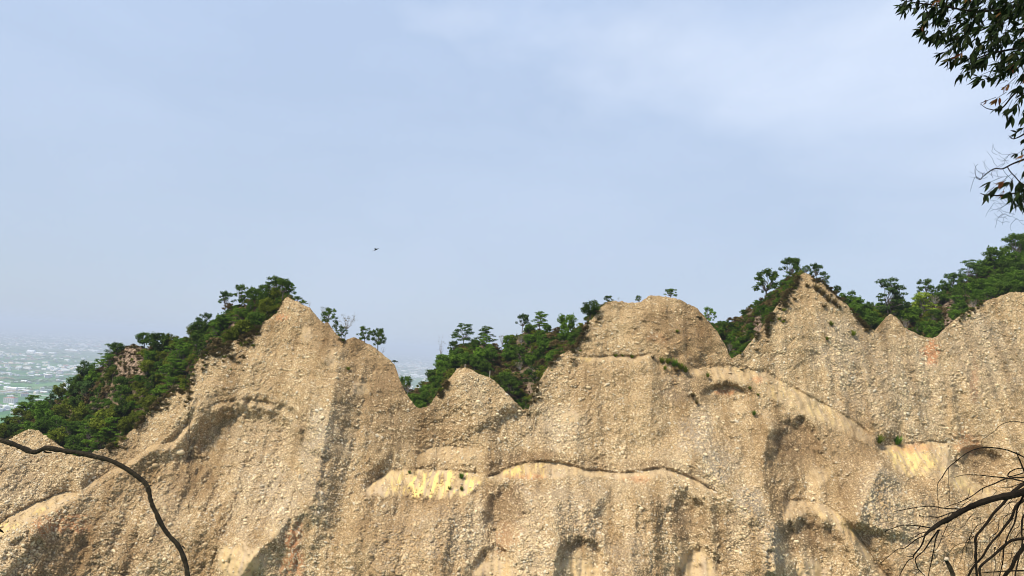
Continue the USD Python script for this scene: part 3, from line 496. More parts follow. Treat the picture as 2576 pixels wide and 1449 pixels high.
# trees one can name: (x, foot, top, width over height, kind, leaf, standing on, label)
NAMED = [
 (293, 898, 858, 1.0, 'round', 'dark', HL, 'rounded dark tree at the left end of the bare brown knob'),
 (350, 868, 846, 1.2, 'bare', 'grey', HL, 'small leafless grey tree on top of the bare brown knob'),
 (397, 905, 827, .95, 'round', 'dark', HL, 'big dense tree with a ragged top right of the bare brown knob'),
 (362, 908, 874, 1.0, 'bushy', 'olive', HL, 'olive bush tucked against the big dense tree by the bare knob'),
 (500, 862, 802, 1.05, 'round', 'dark', HL, 'dense dark tree on the skyline halfway up to the tallest left peak'),
 (512, 838, 788, .9, 'open', 'blue', HL, 'thin high crown rising behind the dense dark skyline tree on the left ridge'),
 (445, 905, 850, 1.0, 'layered', 'mid', HL, 'feathery tree below the skyline between the big dense tree and the dark skyline tree'),
 (566, 776, 731, .8, 'open', 'blue', HL, 'airy see-through tree standing alone at the left of the summit grove'),
 (606, 770, 717, .9, 'open', 'dark', HL, 'billowy tree at the left of the summit grove'),
 (637, 768, 718, 1.0, 'round', 'dark', HL, 'leafy middle tree of the summit grove'),
 (660, 766, 716, .9, 'open', 'dark', HL, 'dark tree of the summit grove just left of its tallest crown'),
 (697, 750, 694, 1.15, 'open', 'dark', HL, 'tallest flat-topped tree on the left summit'),
 (678, 752, 706, 1.0, 'open', 'blue', HL, 'slim tree leaning left of the tallest summit tree'),
 (724, 748, 708, .95, 'open', 'mid', None, 'green tree at the very tip of the tallest left peak'),
 (711, 748, 703, .9, 'open', 'dark', None, 'many-stemmed tree between the tallest tree and the peak tip'),
 (747, 760, 743, 1.5, 'bushy', 'dark', None, 'low dark bush just right of the tallest left peak'),
 (762, 768, 754, 1.6, 'bushy', 'dark', None, 'flat dark bush lower on the right shoulder of the left peak'),
 (778, 775, 757, .9, 'bare', 'grey', None, 'bare twiggy sapling on the right shoulder of the left peak'),
 (825, 818, 775, 1.0, 'open', 'dark', None, 'dark wind-shaped tree on the steep right shoulder of the left peak'),
 (806, 800, 772, .9, 'sparse', 'blue', None, 'thin sapling left of the wind-shaped tree'),
 (843, 838, 797, .9, 'upright', 'dark', None, 'narrow dark tree right below the wind-shaped tree'),
 (859, 852, 820, .9, 'open', 'dark', None, 'small dark tree at the foot of the pale leaning tree'),
 (866, 858, 792, .95, 'sparse', 'grey', None, 'pale almost leafless leaning tree on the notch right of the left peak'),
 (916, 862, 822, .95, 'open', 'dark', None, 'compact dark tree on the low hump right of the pale leaning tree'),
 (950, 880, 826, .8, 'open', 'dark', None, 'gnarled tree with dark plates of leaves at the edge above the distant plain'),
 (963, 892, 874, 1.2, 'bare', 'grey', None, 'tiny bare bush below the gnarled tree'),
 (993, 914, 905, 1.6, 'bushy', 'dark', None, 'tiny dark tuft on the edge above the distant plain'),
 (1107, 915, 846, .5, 'bare', 'grey', HC, 'dead grey snag poking out left of the middle wooded slope'),
 (1165, 870, 813, 1.0, 'layered', 'blue', HC, 'feathery pale-topped tree at the summit of the middle wooded slope'),
 (1222, 870, 820, 1.0, 'layered', 'dark', HC, 'flat-topped dark feathery tree right of the pale feathery summit tree'),
 (1262, 885, 845, .9, 'sparse', 'grey', HC, 'thin greyish tree in the dip of the middle wooded slope'),
 (1314, 832, 788, .85, 'open', 'blue', HC, 'round airy tree on the skyline of the middle wooded slope'),
 (1358, 836, 783, 1.0, 'layered', 'fresh', HC, 'light feathery umbrella tree on the skyline between two denser trees'),
 (1425, 848, 785, 1.0, 'round', 'fresh', HC, 'bright green bushy tree on the skyline left of the round bush'),
 (1483, 808, 751, 1.1, 'round', 'dark', None, 'round dark bush at the left shoulder of the broad dome'),
 (1530, 764, 743, 1.2, 'open', 'blue', None, 'small airy tree on the left edge of the broad dome'),
 (1605, 762, 743, .9, 'open', 'dark', None, 'little crooked tree in the dip on top of the broad dome'),
 (1555, 758, 748, .9, 'sparse', 'mid', None, 'wispy sapling on the broad dome left of the dip'),
 (1686, 752, 725, 1.25, 'open', 'dark', None, 'umbrella-shaped tree on the highest part of the broad dome'),
 (1783, 814, 773, .8, 'open', 'fresh', None, 'loose leafy tree at the right foot of the broad dome'),
 (1927, 750, 676, .92, 'open', 'dark', HM, 'large round dark tree left of the sharp right peak'),
 (1987, 704, 645, 1.0, 'open', 'dark', HM, 'tall round tree closest to the tip of the sharp right peak'),
 (2028, 690, 667, 1.0, 'open', 'blue', None, 'small airy tree at the tip of the sharp right peak'),
 (2053, 704, 661, .85, 'open', 'blue', None, 'slender see-through tree right of the tip of the sharp right peak'),
 (2073, 718, 684, .9, 'open', 'blue', None, 'drooping see-through tree lower on the right edge of the sharp right peak'),
 (2106, 744, 715, .9, 'round', 'dark', None, 'small dark tree on the right edge of the sharp right peak'),
 (2231, 806, 697, .78, 'layered', 'blue', HR, 'tall spreading tree with a bare trunk behind the small right pinnacle'),
 (2329, 756, 703, .95, 'open', 'dark', HR, 'round see-through tree on the skyline of the right hillside'),
 (2320, 800, 734, 1.0, 'layered', 'lime', HR, 'pale yellow-green feathery tree on the right hillside'),
 (2395, 730, 684, 1.0, 'open', 'blue', HR, 'airy tree on the skyline where the right hillside steepens'),
 (2437, 712, 652, .95, 'layered', 'blue', HR, 'feathery skyline tree left of the big dark trees at the right edge'),
 (2505, 690, 613, 1.1, 'round', 'dark', HR, 'biggest dark rounded tree on the right skyline'),
 (2556, 660, 583, 1.0, 'open', 'dark', HR, 'topmost tree of the right hillside by the picture edge'),
 (2440, 790, 752, 1.3, 'sparse', 'grey', HR, 'pale-stemmed leaning tree in the middle of the right hillside'),
 (2560, 740, 700, 1.3, 'bushy', 'fresh', HR, 'bright green bush above the cliff edge at the far right'),
 (1365, 965, 918, .9, 'round', 'olive', HC, 'olive bush hugging the cliff edge right of the middle slope'),
 (1330, 1035, 990, .9, 'round', 'olive', HC, 'olive bush at the bottom of the notch right of the middle pinnacle'),
 (265, 1110, 1030, 1.15, 'round', 'olive', HL, 'large light olive tree low on the left slope'),
 (215, 960, 905, 1.0, 'round', 'blue', HL, 'blue-green tree at the outer edge of the left slope'),
 (212, 1010, 955, .9, 'open', 'blue', HL, 'thin blue-green tree against the fields at the edge of the left slope'),
 (122, 1040, 985, 1.0, 'upright', 'blue', HL, 'bushy pointed tree against the fields low on the left slope'),
 (614, 862, 795, 1.1, 'round', 'olive', None, 'big drooping olive bush overhanging the left edge of the tallest left peak'),
 (582, 876, 818, 1.1, 'round', 'olive', None, 'olive bush below left of the big drooping one'),
 (643, 840, 775, 1.0, 'round', 'dark', None, 'dark green bush between the big drooping olive bush and the summit grove'),
 (540, 888, 845, 1.2, 'bushy', 'brown', None, 'brownish bush on the edge where the left slope meets the tallest left peak'),
 (48, 1085, 1030, 1.0, 'open', 'olive', HL, 'autumn-tinged tree above the small left pinnacle'),
]
placed = []
def stand(hill, px, py):
    return hill.point(px, py) if hill is not None else crest_point(px, py)
for (px, foot, topy, wide, kind, leaf, hill, label) in NAMED:
    p = stand(hill, px, foot); topy -= 0.03 * (foot - topy) if kind == 'open' else 0; wide *= 1.08 if kind == 'open' else 1
    put_tree(p, (foot - topy) / F * p[1], kind, leaf, label, wide=wide); placed.append((px, foot))

# the rest of the wood, tree by tree
ORD = ['first', 'second', 'third', 'fourth', 'fifth', 'sixth', 'seventh', 'eighth', 'ninth', 'tenth', 'eleventh', 'twelfth', 'thirteenth', 'fourteenth', 'fifteenth', 'sixteenth', 'seventeenth', 'eighteenth', 'nineteenth', 'twentieth']
SAY = {('round', 'dark'): 'dense dark rounded tree', ('round', 'mid'): 'dense mid-green rounded tree', ('open', 'dark'): 'loose dark tree', ('open', 'mid'): 'loose mid-green tree', ('layered', 'mid'): 'feathery green tree', ('layered', 'fresh'): 'feathery bright green tree', ('bushy', 'olive'): 'broad olive shrub',
       ('bushy', 'mid'): 'broad green shrub', ('upright', 'dark'): 'narrow dark tree', ('upright', 'blue'): 'narrow blue-green tree', ('bushy', 'brown'): 'broad brownish dry shrub', ('round', 'olive'): 'rounded olive tree', ('round', 'fresh'): 'rounded bright green tree', ('open', 'blue'): 'airy blue-green tree', ('sparse', 'grey'): 'thin pale-stemmed tree', ('bushy', 'dark'): 'broad dark shrub'}
AREAS = [(HL, -40, 700, 'left wooded slope', 28, 17, (42, 62), [('round', 'dark', 3), ('round', 'olive', 4), ('layered', 'mid', 1.2), ('layered', 'fresh', 1), ('bushy', 'olive', 3), ('bushy', 'mid', 2.5), ('upright', 'dark', 1.2), ('bushy', 'brown', 1.2), ('open', 'dark', 1), ('round', 'mid', 4)]),
         (HC, 975, 1515, 'middle wooded slope', 24, 15, (36, 54), [('round', 'dark', 3), ('layered', 'mid', 1.3), ('round', 'mid', 3), ('bushy', 'brown', 2.0), ('bushy', 'olive', 1.5), ('round', 'fresh', 1.2), ('upright', 'dark', 1.5), ('open', 'dark', 1), ('sparse', 'grey', .5)]),
         (HM, 1765, 2012, 'brushy slope beside sharp peak', 24, 15, (24, 42), [('bushy', 'brown', 4), ('bushy', 'dark', 2), ('round', 'dark', 2), ('round', 'mid', 2), ('layered', 'mid', 1), ('upright', 'dark', 1), ('sparse', 'grey', .4)]),
         (HR, 2118, 2640, 'right wooded hillside', 23, 14, (36, 54), [('round', 'dark', 4), ('layered', 'mid', 1.2), ('round', 'mid', 4), ('open', 'dark', 1.5), ('bushy', 'olive', 1.5), ('upright', 'dark', 1), ('round', 'fresh', .8), ('bushy', 'brown', 1.4), ('sparse', 'grey', .5)])]
trng = np.random.default_rng(21)
for hill, xa, xb, where, gx_, gy_, hts, mixes in AREAS:
    pts = []
    for _ in range(9000):
        px = trng.uniform(xa, xb); t0 = poly(hill.top, np.array([px]))[0] + 3; b0 = poly(CREST, np.array([px]))[0] + 16
        if b0 < t0 + 4: continue
        py = trng.uniform(t0, b0)
        if any(((px - bx) / rx) ** 2 + ((py - 8 - by) / (ry + 10)) ** 2 < 1 for bx, by, rx, ry in BARE): continue
        if any(abs(px - qx) < gx_ and ((px - qx) / gx_) ** 2 + ((py - qy) / gy_) ** 2 < 1 for qx, qy in pts): continue
        if any(abs(px - qx) < 14 and abs(py - qy) < 8 for qx, qy in placed): continue
        pts.append((px, py))
    w = np.array([q[2] for q in mixes]); w /= w.sum(); made = {}
    for px, py in pts:
        lump = float(meshkit.noise(np.array([px / 60, py / 60, 1.0]), 5)); k = int(np.clip(np.searchsorted(np.cumsum(w), np.clip(0.55 * trng.random() + 0.45 * (lump * 1.6 - 0.3), 0, 0.999)), 0, len(w) - 1))
        kind, leaf = mixes[k][:2]; t0, b0 = poly(hill.top, np.array([px]))[0], poly(CREST, np.array([px]))[0] + 16
        tier = 'upper' if py < t0 + (b0 - t0) * .33 else 'middle' if py < t0 + (b0 - t0) * .67 else 'lower'
        made.setdefault((kind, leaf, tier), []).append((px, py))
    for (kind, leaf, tier), lst in made.items():
        for k, (px, py) in enumerate(sorted(lst)):
            p = stand(hill, px, py); hh = trng.uniform(*hts) * (0.62 if kind == 'bushy' else 1.0); hh *= 0.8 if tier == 'upper' else 1.0
            word = 'only ' if len(lst) == 1 else ''
            label = f'{SAY[kind, leaf]}, {"only such one" if len(lst) == 1 else ORD[k] + " such from the left"}, {tier} {where}'
            put_tree(p, hh / F * p[1], kind, leaf, label, group=f'trees of the {where}', wide=trng.uniform(.9, 1.2), name='shrub' if kind == 'bushy' else 'tree')
    print(where, len(pts))

# dry scrub and grass tufts on the rock
def tuft_mesh(seed, blades=90, spread=0.55):
    r = np.random.default_rng(seed); vs = []
    for k in range(blades):
        a = r.uniform(0, 6.28); d = np.array([math.cos(a), math.sin(a), 0]); l = r.uniform(0.5, 1.0); b = d * r.uniform(0, 0.25); tip = b + d * spread * l * r.uniform(.3, 1) + np.array([0, 0, l * r.uniform(.5, 1)]); md = (b + tip) / 2 + np.array([0, 0, .16 * l]); s = np.cross(d, [0, 0, 1]) * 0.035
        vs.append([b - s, b + s, md + s * .9, md - s * .9, tip])
    v = np.array(vs).reshape(-1, 3); i = np.arange(blades)[:, None] * 5
    return v, np.vstack([i + np.array(q) for q in ([0, 1, 2], [0, 2, 3], [3, 2, 4])])
for nm, lk in (('green_tuft', 'mid'), ('dry_scrub', 'brown'), ('dull_tuft', 'olive')):
    stage.CreateClassPrim(f'/World/Looks/models/{nm}').SetTypeName('Xform'); usdkit.mesh(stage, f'/World/Looks/models/{nm}/blades', tuft_mesh(len(nm), 120, .7), LEAF[lk])
def face_point(px, py, out=0.0):
    d, _ = cliff_depth(np.array([[px]], float), np.array([[py]], float), fine=False); return at(px, py, d[0, 0] - out)
def tuft(px, py, r, kind, label, group=None):
    p = face_point(px, py + r * 0.5, 0.1); s = r * 1.25 / F * p[1]
    name = {'green_tuft': 'grass_tuft', 'dry_scrub': 'dry_scrub', 'dull_tuft': 'grass_tuft'}[kind]
    xf = UsdGeom.Xform.Define(stage, numbered('/World/' + name)); xf.AddTranslateOp().Set(Gf.Vec3d(*map(float, p))); xf.AddRotateXOp().Set(28.0); xf.AddRotateZOp().Set(float(rng.uniform(0, 360))); xf.AddScaleOp().Set(Gf.Vec3f(float(s)))
    xf.GetPrim().GetReferences().AddInternalReference(f'/World/Looks/models/{kind}'); xf.GetPrim().SetInstanceable(True)
    tag(xf.GetPrim(), label, 'grass tuft' if name == 'grass_tuft' else 'dry shrub', group)
for px, py, r, kind, label in [
 (1160,1196,13,'green_tuft','largest round green tuft on the yellow-streaked sand ledge'), (1030,1187,8,'green_tuft','small green tuft at the top left of the yellow-streaked sand ledge'), (1131,1226,8,'dull_tuft','dull little tuft below left of the largest one on the yellow-streaked ledge'), (1161,1228,9,'dull_tuft','dull tuft straight below the largest one on the yellow-streaked ledge'),
 (2210,1104,18,'dull_tuft','left one of two scrubby tufts where the diagonal ledge meets the right sand bank'), (2256,1107,18,'green_tuft','right one of two scrubby tufts above the right sand bank'), (876,926,9,'dull_tuft','lone tuft on the face below the gap right of the left peak'),
 (1886,975,8,'dull_tuft','tiny tuft below the start of the diagonal sand ledge'), (1896,1038,11,'green_tuft','small dark tuft below the diagonal sand ledge'), (1906,992,7,'dull_tuft','faint tuft right of the tiny one below the diagonal sand ledge'), (1780,943,10,'dull_tuft','small tuft on the sand at the left end of the diagonal ledge'),
 (1760,797,9,'dry_scrub','small dark scrub at the upper right of the broad dome'), (1703,832,8,'dull_tuft','faint tuft in the middle of the broad dome'), (2030,716,11,'dry_scrub','uppermost scrub on the sharp right peak'), (2052,722,18,'dry_scrub','biggest dark scrub on the right side of the sharp right peak'), (2068,734,16,'dry_scrub','dark scrub touching the biggest one from the right on the sharp right peak'),
 (2082,750,15,'dry_scrub','dark scrub midway down the right side of the sharp right peak'), (2098,758,14,'dry_scrub','dark scrub nearest the right edge of the sharp right peak'), (2072,768,11,'dry_scrub','lower left scrub of the patch on the sharp right peak'), (2108,768,12,'dry_scrub','lowest scrub of the patch by the right edge of the sharp right peak'), (2090,812,12,'dull_tuft','pale tuft below the scrub patch of the sharp right peak'), (2146,837,12,'dull_tuft','lone tuft far down the right face of the sharp right peak'), (2080,850,9,'dull_tuft','small tuft in the middle of the sharp right peak face'),
 (1548,893,9,'dull_tuft','left tuft on the short ledge across the broad dome'), (1566,892,8,'dull_tuft','second tuft on the short ledge across the broad dome'), (1589,896,9,'dull_tuft','third tuft on the short ledge across the broad dome'), (1642,897,9,'dry_scrub','brown tuft at the tip of the short ledge across the broad dome'),
 (1664,905,13,'dull_tuft','left end of the grassy line under the broad dome'), (1680,906,15,'dull_tuft','tall grass clump second from the left under the broad dome'), (1696,912,17,'green_tuft','greenest grass clump under the broad dome'), (1711,919,16,'dull_tuft','grass clump right of the greenest one under the broad dome'), (1724,928,14,'dull_tuft','grass clump near the right end of the grassy line'), (1700,928,12,'dry_scrub','brown grass hanging below the greenest clump'), (1672,925,9,'dull_tuft','small tuft below the left end of the grassy line'),
 (1742,992,12,'dry_scrub','dark scrub on the rough brown face right of the dome rib'), (1752,1010,10,'dry_scrub','lower dark scrub on the rough brown face right of the dome rib'), (2414,806,8,'dry_scrub','small dark scrub under the crest of the far right dome'), (1345,1008,9,'dry_scrub','scrub at the left foot of the broad dome wall'),
 (1122,972,8,'dry_scrub','scrub on the left edge of the middle pinnacle'), (1110,996,9,'dry_scrub','lower scrub on the left edge of the middle pinnacle')]:
    tuft(px, py, r, kind, label)
# dry brush in a tangled belt along the edge where the wood meets the rock
bx, by = [], []
for xa, xb, n_, deep in ((472, 716, 330, 15), (250, 470, 150, 9), (1330, 1512, 150, 10), (1862, 2014, 260, 15), (2375, 2470, 40, 6), (1100, 1150, 50, 8), (2140, 2190, 40, 5), (800, 870, 40, 5), (2040, 2130, 40, 5)):
    q = trng.uniform(xa, xb, n_); q = q[meshkit.noise(np.stack([q / 16, q * 0, q * 0], -1), 5) > .33]; bx.append(q); by.append(poly(CREST, q) + trng.exponential(deep, len(q)) - 2)
bx, by = np.concatenate(bx), np.concatenate(by); by = np.maximum(by, poly(CREST, bx) + 1)
bd, _ = cliff_depth(bx, by, fine=False); bp = at(bx, by, bd)
for k, (cx, cy, rx, ry) in enumerate(BARE):
    n_ = int(rx * ry / 11); a2 = trng.uniform(0, 6.28, n_); q2 = np.sqrt(trng.random(n_)); ex, ey = cx + rx * q2 * np.cos(a2), cy + ry * q2 * np.sin(a2); hl = (HL, HR, HM, HL, HC, HC, HR)[k]; ey = np.maximum(ey, poly(hl.top, ex) + 1)
    ok = meshkit.noise(np.stack([ex / 9, ey / 9, ex * 0], -1), 8) > .38; bp = np.vstack([bp, hl.point(ex, ey)[ok]])
bx = bp[:, 0]; bs = trng.uniform(.45, 1.15, len(bx)); ang = trng.uniform(0, 6.28, len(bx))
o = instancer('/World/dry_brush', bp - np.array([0, .05, .1]), np.stack([np.cos(ang / 2), 0 * ang, 0 * ang, np.sin(ang / 2)], -1), np.stack([bs * 1.3, bs * 1.3, bs * .8], -1), [(tuft_mesh(3, 70, .8), LEAF['brown']), (tuft_mesh(4, 70, .9), LEAF['grey']), (_mesh_of['bushy', 1][1], LEAF['brown']), (tuft_mesh(5, 60, .7), LEAF['olive'])], trng.choice(4, len(bx), p=[.4, .2, .25, .15]))
tag(o, 'tangled dry brown brush where the wooded slopes meet the rock edge', 'dry brush', kind='stuff')
# undergrowth that covers the slopes between the trees
up, us = [], []
for hill, xa, xb in ((HL, -300, 730), (HC, 965, 1540), (HM, 1735, 2018), (HR, 2100, 2900)):
    n_ = int((xb - xa) * 2.6); px = trng.uniform(xa, xb, n_); t0 = poly(hill.top, px); py = t0 + trng.random(n_) * (poly(CREST, px) + 20 - t0); ok = poly(CREST, px) + 20 > t0 + 4
    for bx, by, rx, ry in BARE: ok &= ((px - bx) / rx) ** 2 + ((py - by) / ry) ** 2 > 1
    up.append(hill.point(px, py)[ok]); us.append(trng.uniform(0.7, 1.9, ok.sum()))
up, us = np.vstack(up), np.concatenate(us); ang = trng.uniform(0, 6.28, len(up))
pr = [(_mesh_of['bushy', v][1], LEAF[c]) for v, c in ((0, 'dark'), (1, 'brown'), (0, 'olive'), (1, 'mid'))]
o = instancer('/World/undergrowth', up - np.array([0, 0, .2]), np.stack([np.cos(ang / 2), 0 * ang, 0 * ang, np.sin(ang / 2)], -1), np.stack([us * 1.2, us * 1.2, us], -1), pr, trng.choice(4, len(up), p=[.35, .3, .2, .15]))
tag(o, 'tangled low undergrowth covering the wooded slopes between the trees', 'undergrowth', kind='stuff')
# posts on the middle pinnacle
post_look = usdkit.material(stage, '/World/Looks/weathered_post', {'g': ('geometry', {}), 'n': ('noise_texture', {'scale': 8.0}), 'r': ('rgb_ramp', {'ramp': [(0.3, (0.28, 0.24, 0.19)), (0.7, (0.46, 0.41, 0.34))]}), 'p': ('principled_bsdf', {'roughness': 0.9})}, [('g.position', 'n.vector'), ('n.fac', 'r.fac'), ('r.color', 'p.base_color')], surface='p.BSDF')
for px, foot, topy, label in ((1231.5, 953, 934, 'weathered post on the right shoulder of the middle pinnacle'), (1169.5, 926, 917, 'short pale post on top of the middle pinnacle'), (1148, 944, 927, 'thin post on the left edge of the middle pinnacle')):
    p = crest_point(px, foot, 0.3); h = (foot - topy) / F * p[1]
    o = xform('marker_post', p); mesh('pole', tube([[0, 0, -.4], [0.01, 0, h * .5], [0, 0.01, h]], [.07, .065, .06], 7), post_look, o); mesh('cap', tube([[0, 0.01, h + .003], [0, 0.01, h + .06], [0, 0.01, h + .09]], [.075, .07, .02], 7), post_look, o); tag(o, label, 'post')

# ---------------------------------------------------------------- the plain far below
PLAIN = -480.0
def ground(px, py):
    d = ray(px, py); return d * (PLAIN / d[..., 2])[..., None]
plain_look = usdkit.material(stage, '/World/Looks/farmland', {
    'g': ('geometry', {}), 'rot': ('mapping', {'mapping_type': 'point', 'scale': (1 / 130.0, 1 / 330.0, 0.0), 'rotation': (0, 0, 0.32)}),
    'v': ('voronoi_texture', {'metric': 'chebychev', 'scale': 1.0, 'randomness': 0.75}), 'sep': ('separate_color', {}),
    'r': ('rgb_ramp', {'interpolate': False, 'ramp': [(0.0, (0.045, 0.125, 0.04)), (0.22, (0.07, 0.165, 0.045)), (0.45, (0.095, 0.19, 0.06)), (0.62, (0.055, 0.13, 0.05)), (0.75, (0.13, 0.19, 0.08)), (0.85, (0.20, 0.17, 0.11)), (0.93, (0.05, 0.09, 0.045))]}),
    'n': ('noise_texture', {'scale': 0.00042, 'detail': 6.0, 'roughness': 0.65}), 'tw': ('map_range', {'from_min': 0.58, 'from_max': 0.68, 'to_min': 0.0, 'to_max': 0.8, 'clamp': True}),
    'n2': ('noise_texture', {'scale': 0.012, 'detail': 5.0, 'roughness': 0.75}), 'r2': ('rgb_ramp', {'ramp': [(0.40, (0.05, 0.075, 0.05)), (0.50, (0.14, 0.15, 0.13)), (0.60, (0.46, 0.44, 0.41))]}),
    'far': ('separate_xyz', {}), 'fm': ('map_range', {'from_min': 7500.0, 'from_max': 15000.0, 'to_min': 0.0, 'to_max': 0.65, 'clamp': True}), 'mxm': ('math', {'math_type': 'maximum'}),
    'm': ('mix', {'mix_type': 'mix'}), 'p': ('principled_bsdf', {'roughness': 1.0, 'specular_ior_level': 0.0})},
    [('g.position', 'rot.vector'), ('rot.vector', 'v.vector'), ('v.color', 'sep.color'), ('sep.r', 'r.fac'), ('g.position', 'n.vector'), ('n.fac', 'tw.value'), ('g.position', 'n2.vector'), ('n2.fac', 'r2.fac'),
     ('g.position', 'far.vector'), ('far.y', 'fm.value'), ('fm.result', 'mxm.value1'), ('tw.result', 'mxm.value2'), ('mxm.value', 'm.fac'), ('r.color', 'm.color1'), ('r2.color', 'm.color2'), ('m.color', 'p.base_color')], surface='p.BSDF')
PS = 70000.0
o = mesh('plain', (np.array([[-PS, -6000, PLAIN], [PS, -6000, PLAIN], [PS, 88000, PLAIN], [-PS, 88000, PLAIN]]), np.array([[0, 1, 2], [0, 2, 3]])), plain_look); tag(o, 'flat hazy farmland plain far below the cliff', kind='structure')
def flat_paint(name, c, rough=0.8):
    return usdkit.material(stage, f'/World/Looks/{name}', {'g': ('geometry', {}), 'n': ('noise_texture', {'scale': 0.15, 'detail': 4.0}), 'r': ('rgb_ramp', {'ramp': [(0.3, tuple(0.8 * q for q in c)), (0.7, tuple(min(.85, 1.08 * q) for q in c))]}), 'p': ('principled_bsdf', {'roughness': rough})}, [('g.position', 'n.vector'), ('n.fac', 'r.fac'), ('r.color', 'p.base_color')], surface='p.BSDF')
WALLS = [flat_paint('white_wall', (.74, .73, .70)), flat_paint('cream_wall', (.70, .63, .52)), flat_paint('grey_wall', (.48, .49, .50)), flat_paint('tan_wall', (.55, .45, .36))]
ROOFS = [flat_paint('pale_metal_roof', (.72, .74, .76)), flat_paint('grey_roof', (.42, .44, .46)), flat_paint('red_roof', (.40, .19, .14)), flat_paint('blue_roof', (.22, .32, .42))]
WIN = flat_paint('dark_windows', (.10, .12, .14), .3)
def box(c, s): b = trimesh.creation.box(s); b.apply_translation(c); return np.array(b.vertices), np.array(b.faces)
def gable(w, d, z0, rise, over=0.6):
    x, y = w / 2 + over, d / 2 + over
    v = np.array([[-x, -y, z0], [x, -y, z0], [x, y, z0], [-x, y, z0], [-x, 0, z0 + rise], [x, 0, z0 + rise]])
    return v, np.array([[0, 1, 5], [0, 5, 4], [2, 3, 4], [2, 4, 5], [1, 2, 5], [3, 0, 4], [0, 2, 1], [0, 3, 2]])
def building_parts(w, d, h, style):
    body = box((0, 0, h / 2), (w, d, h)); roof = gable(w, d, h + 0.004, min(d * .22, 5)) if style == 'hall' else join([box((0, 0, h + .26), (w + .8, d + .8, .5)), box((w * .2, 0, h + 2.0), (w * .3, d * .4, 3.0))])
    rows = max(1, int(h / 3.4)); n_ = max(2, int(w / 6)); win = join([box((-w / 2 + (k + .5) * w / n_, -d / 2 - .06, 1.9 + q * 3.3), (w / n_ * .5, .2, 1.5)) for q in range(rows) for k in range(n_)])
    return body, roof, win
bclasses = {}
def building_class(style, k):
    key = (style, k)
    if key not in bclasses:
        path = f'/World/Looks/models/{style}_{"abcdef"[k]}'; stage.CreateClassPrim(path).SetTypeName('Xform')
        w, d, h = {'hall': (60, 34, 10), 'house': (22, 16, 11), 'block': (30, 20, 19)}[style]; body, roof, win = building_parts(w, d, h, style)
        usdkit.mesh(stage, path + '/wall', body, WALLS[k % 4]); usdkit.mesh(stage, path + '/roof', roof, ROOFS[(k * 3 + (style == 'house')) % 4 if style != 'hall' else (0, 0, 1, 3, 0, 0)[k]]); tag(usdkit.mesh(stage, path + '/windows', win, WIN).GetPrim(), kind='stuff')
        bclasses[key] = path
    return bclasses[key]
brng = np.random.default_rng(5)
def put_building(p, style, k, sc, label, group=None, rot=None):
    xf = UsdGeom.Xform.Define(stage, numbered('/World/' + {'hall': 'farm_hall', 'house': 'farmhouse', 'block': 'apartment_block'}[style])); xf.AddTranslateOp().Set(Gf.Vec3d(*map(float, p))); xf.AddRotateZOp().Set(float(brng.uniform(-35, 35) if rot is None else rot)); xf.AddScaleOp().Set(Gf.Vec3f(*map(float, sc)))
    xf.GetPrim().GetReferences().AddInternalReference(building_class(style, k)); xf.GetPrim().SetInstanceable(True); tag(xf.GetPrim(), label, 'building', group)
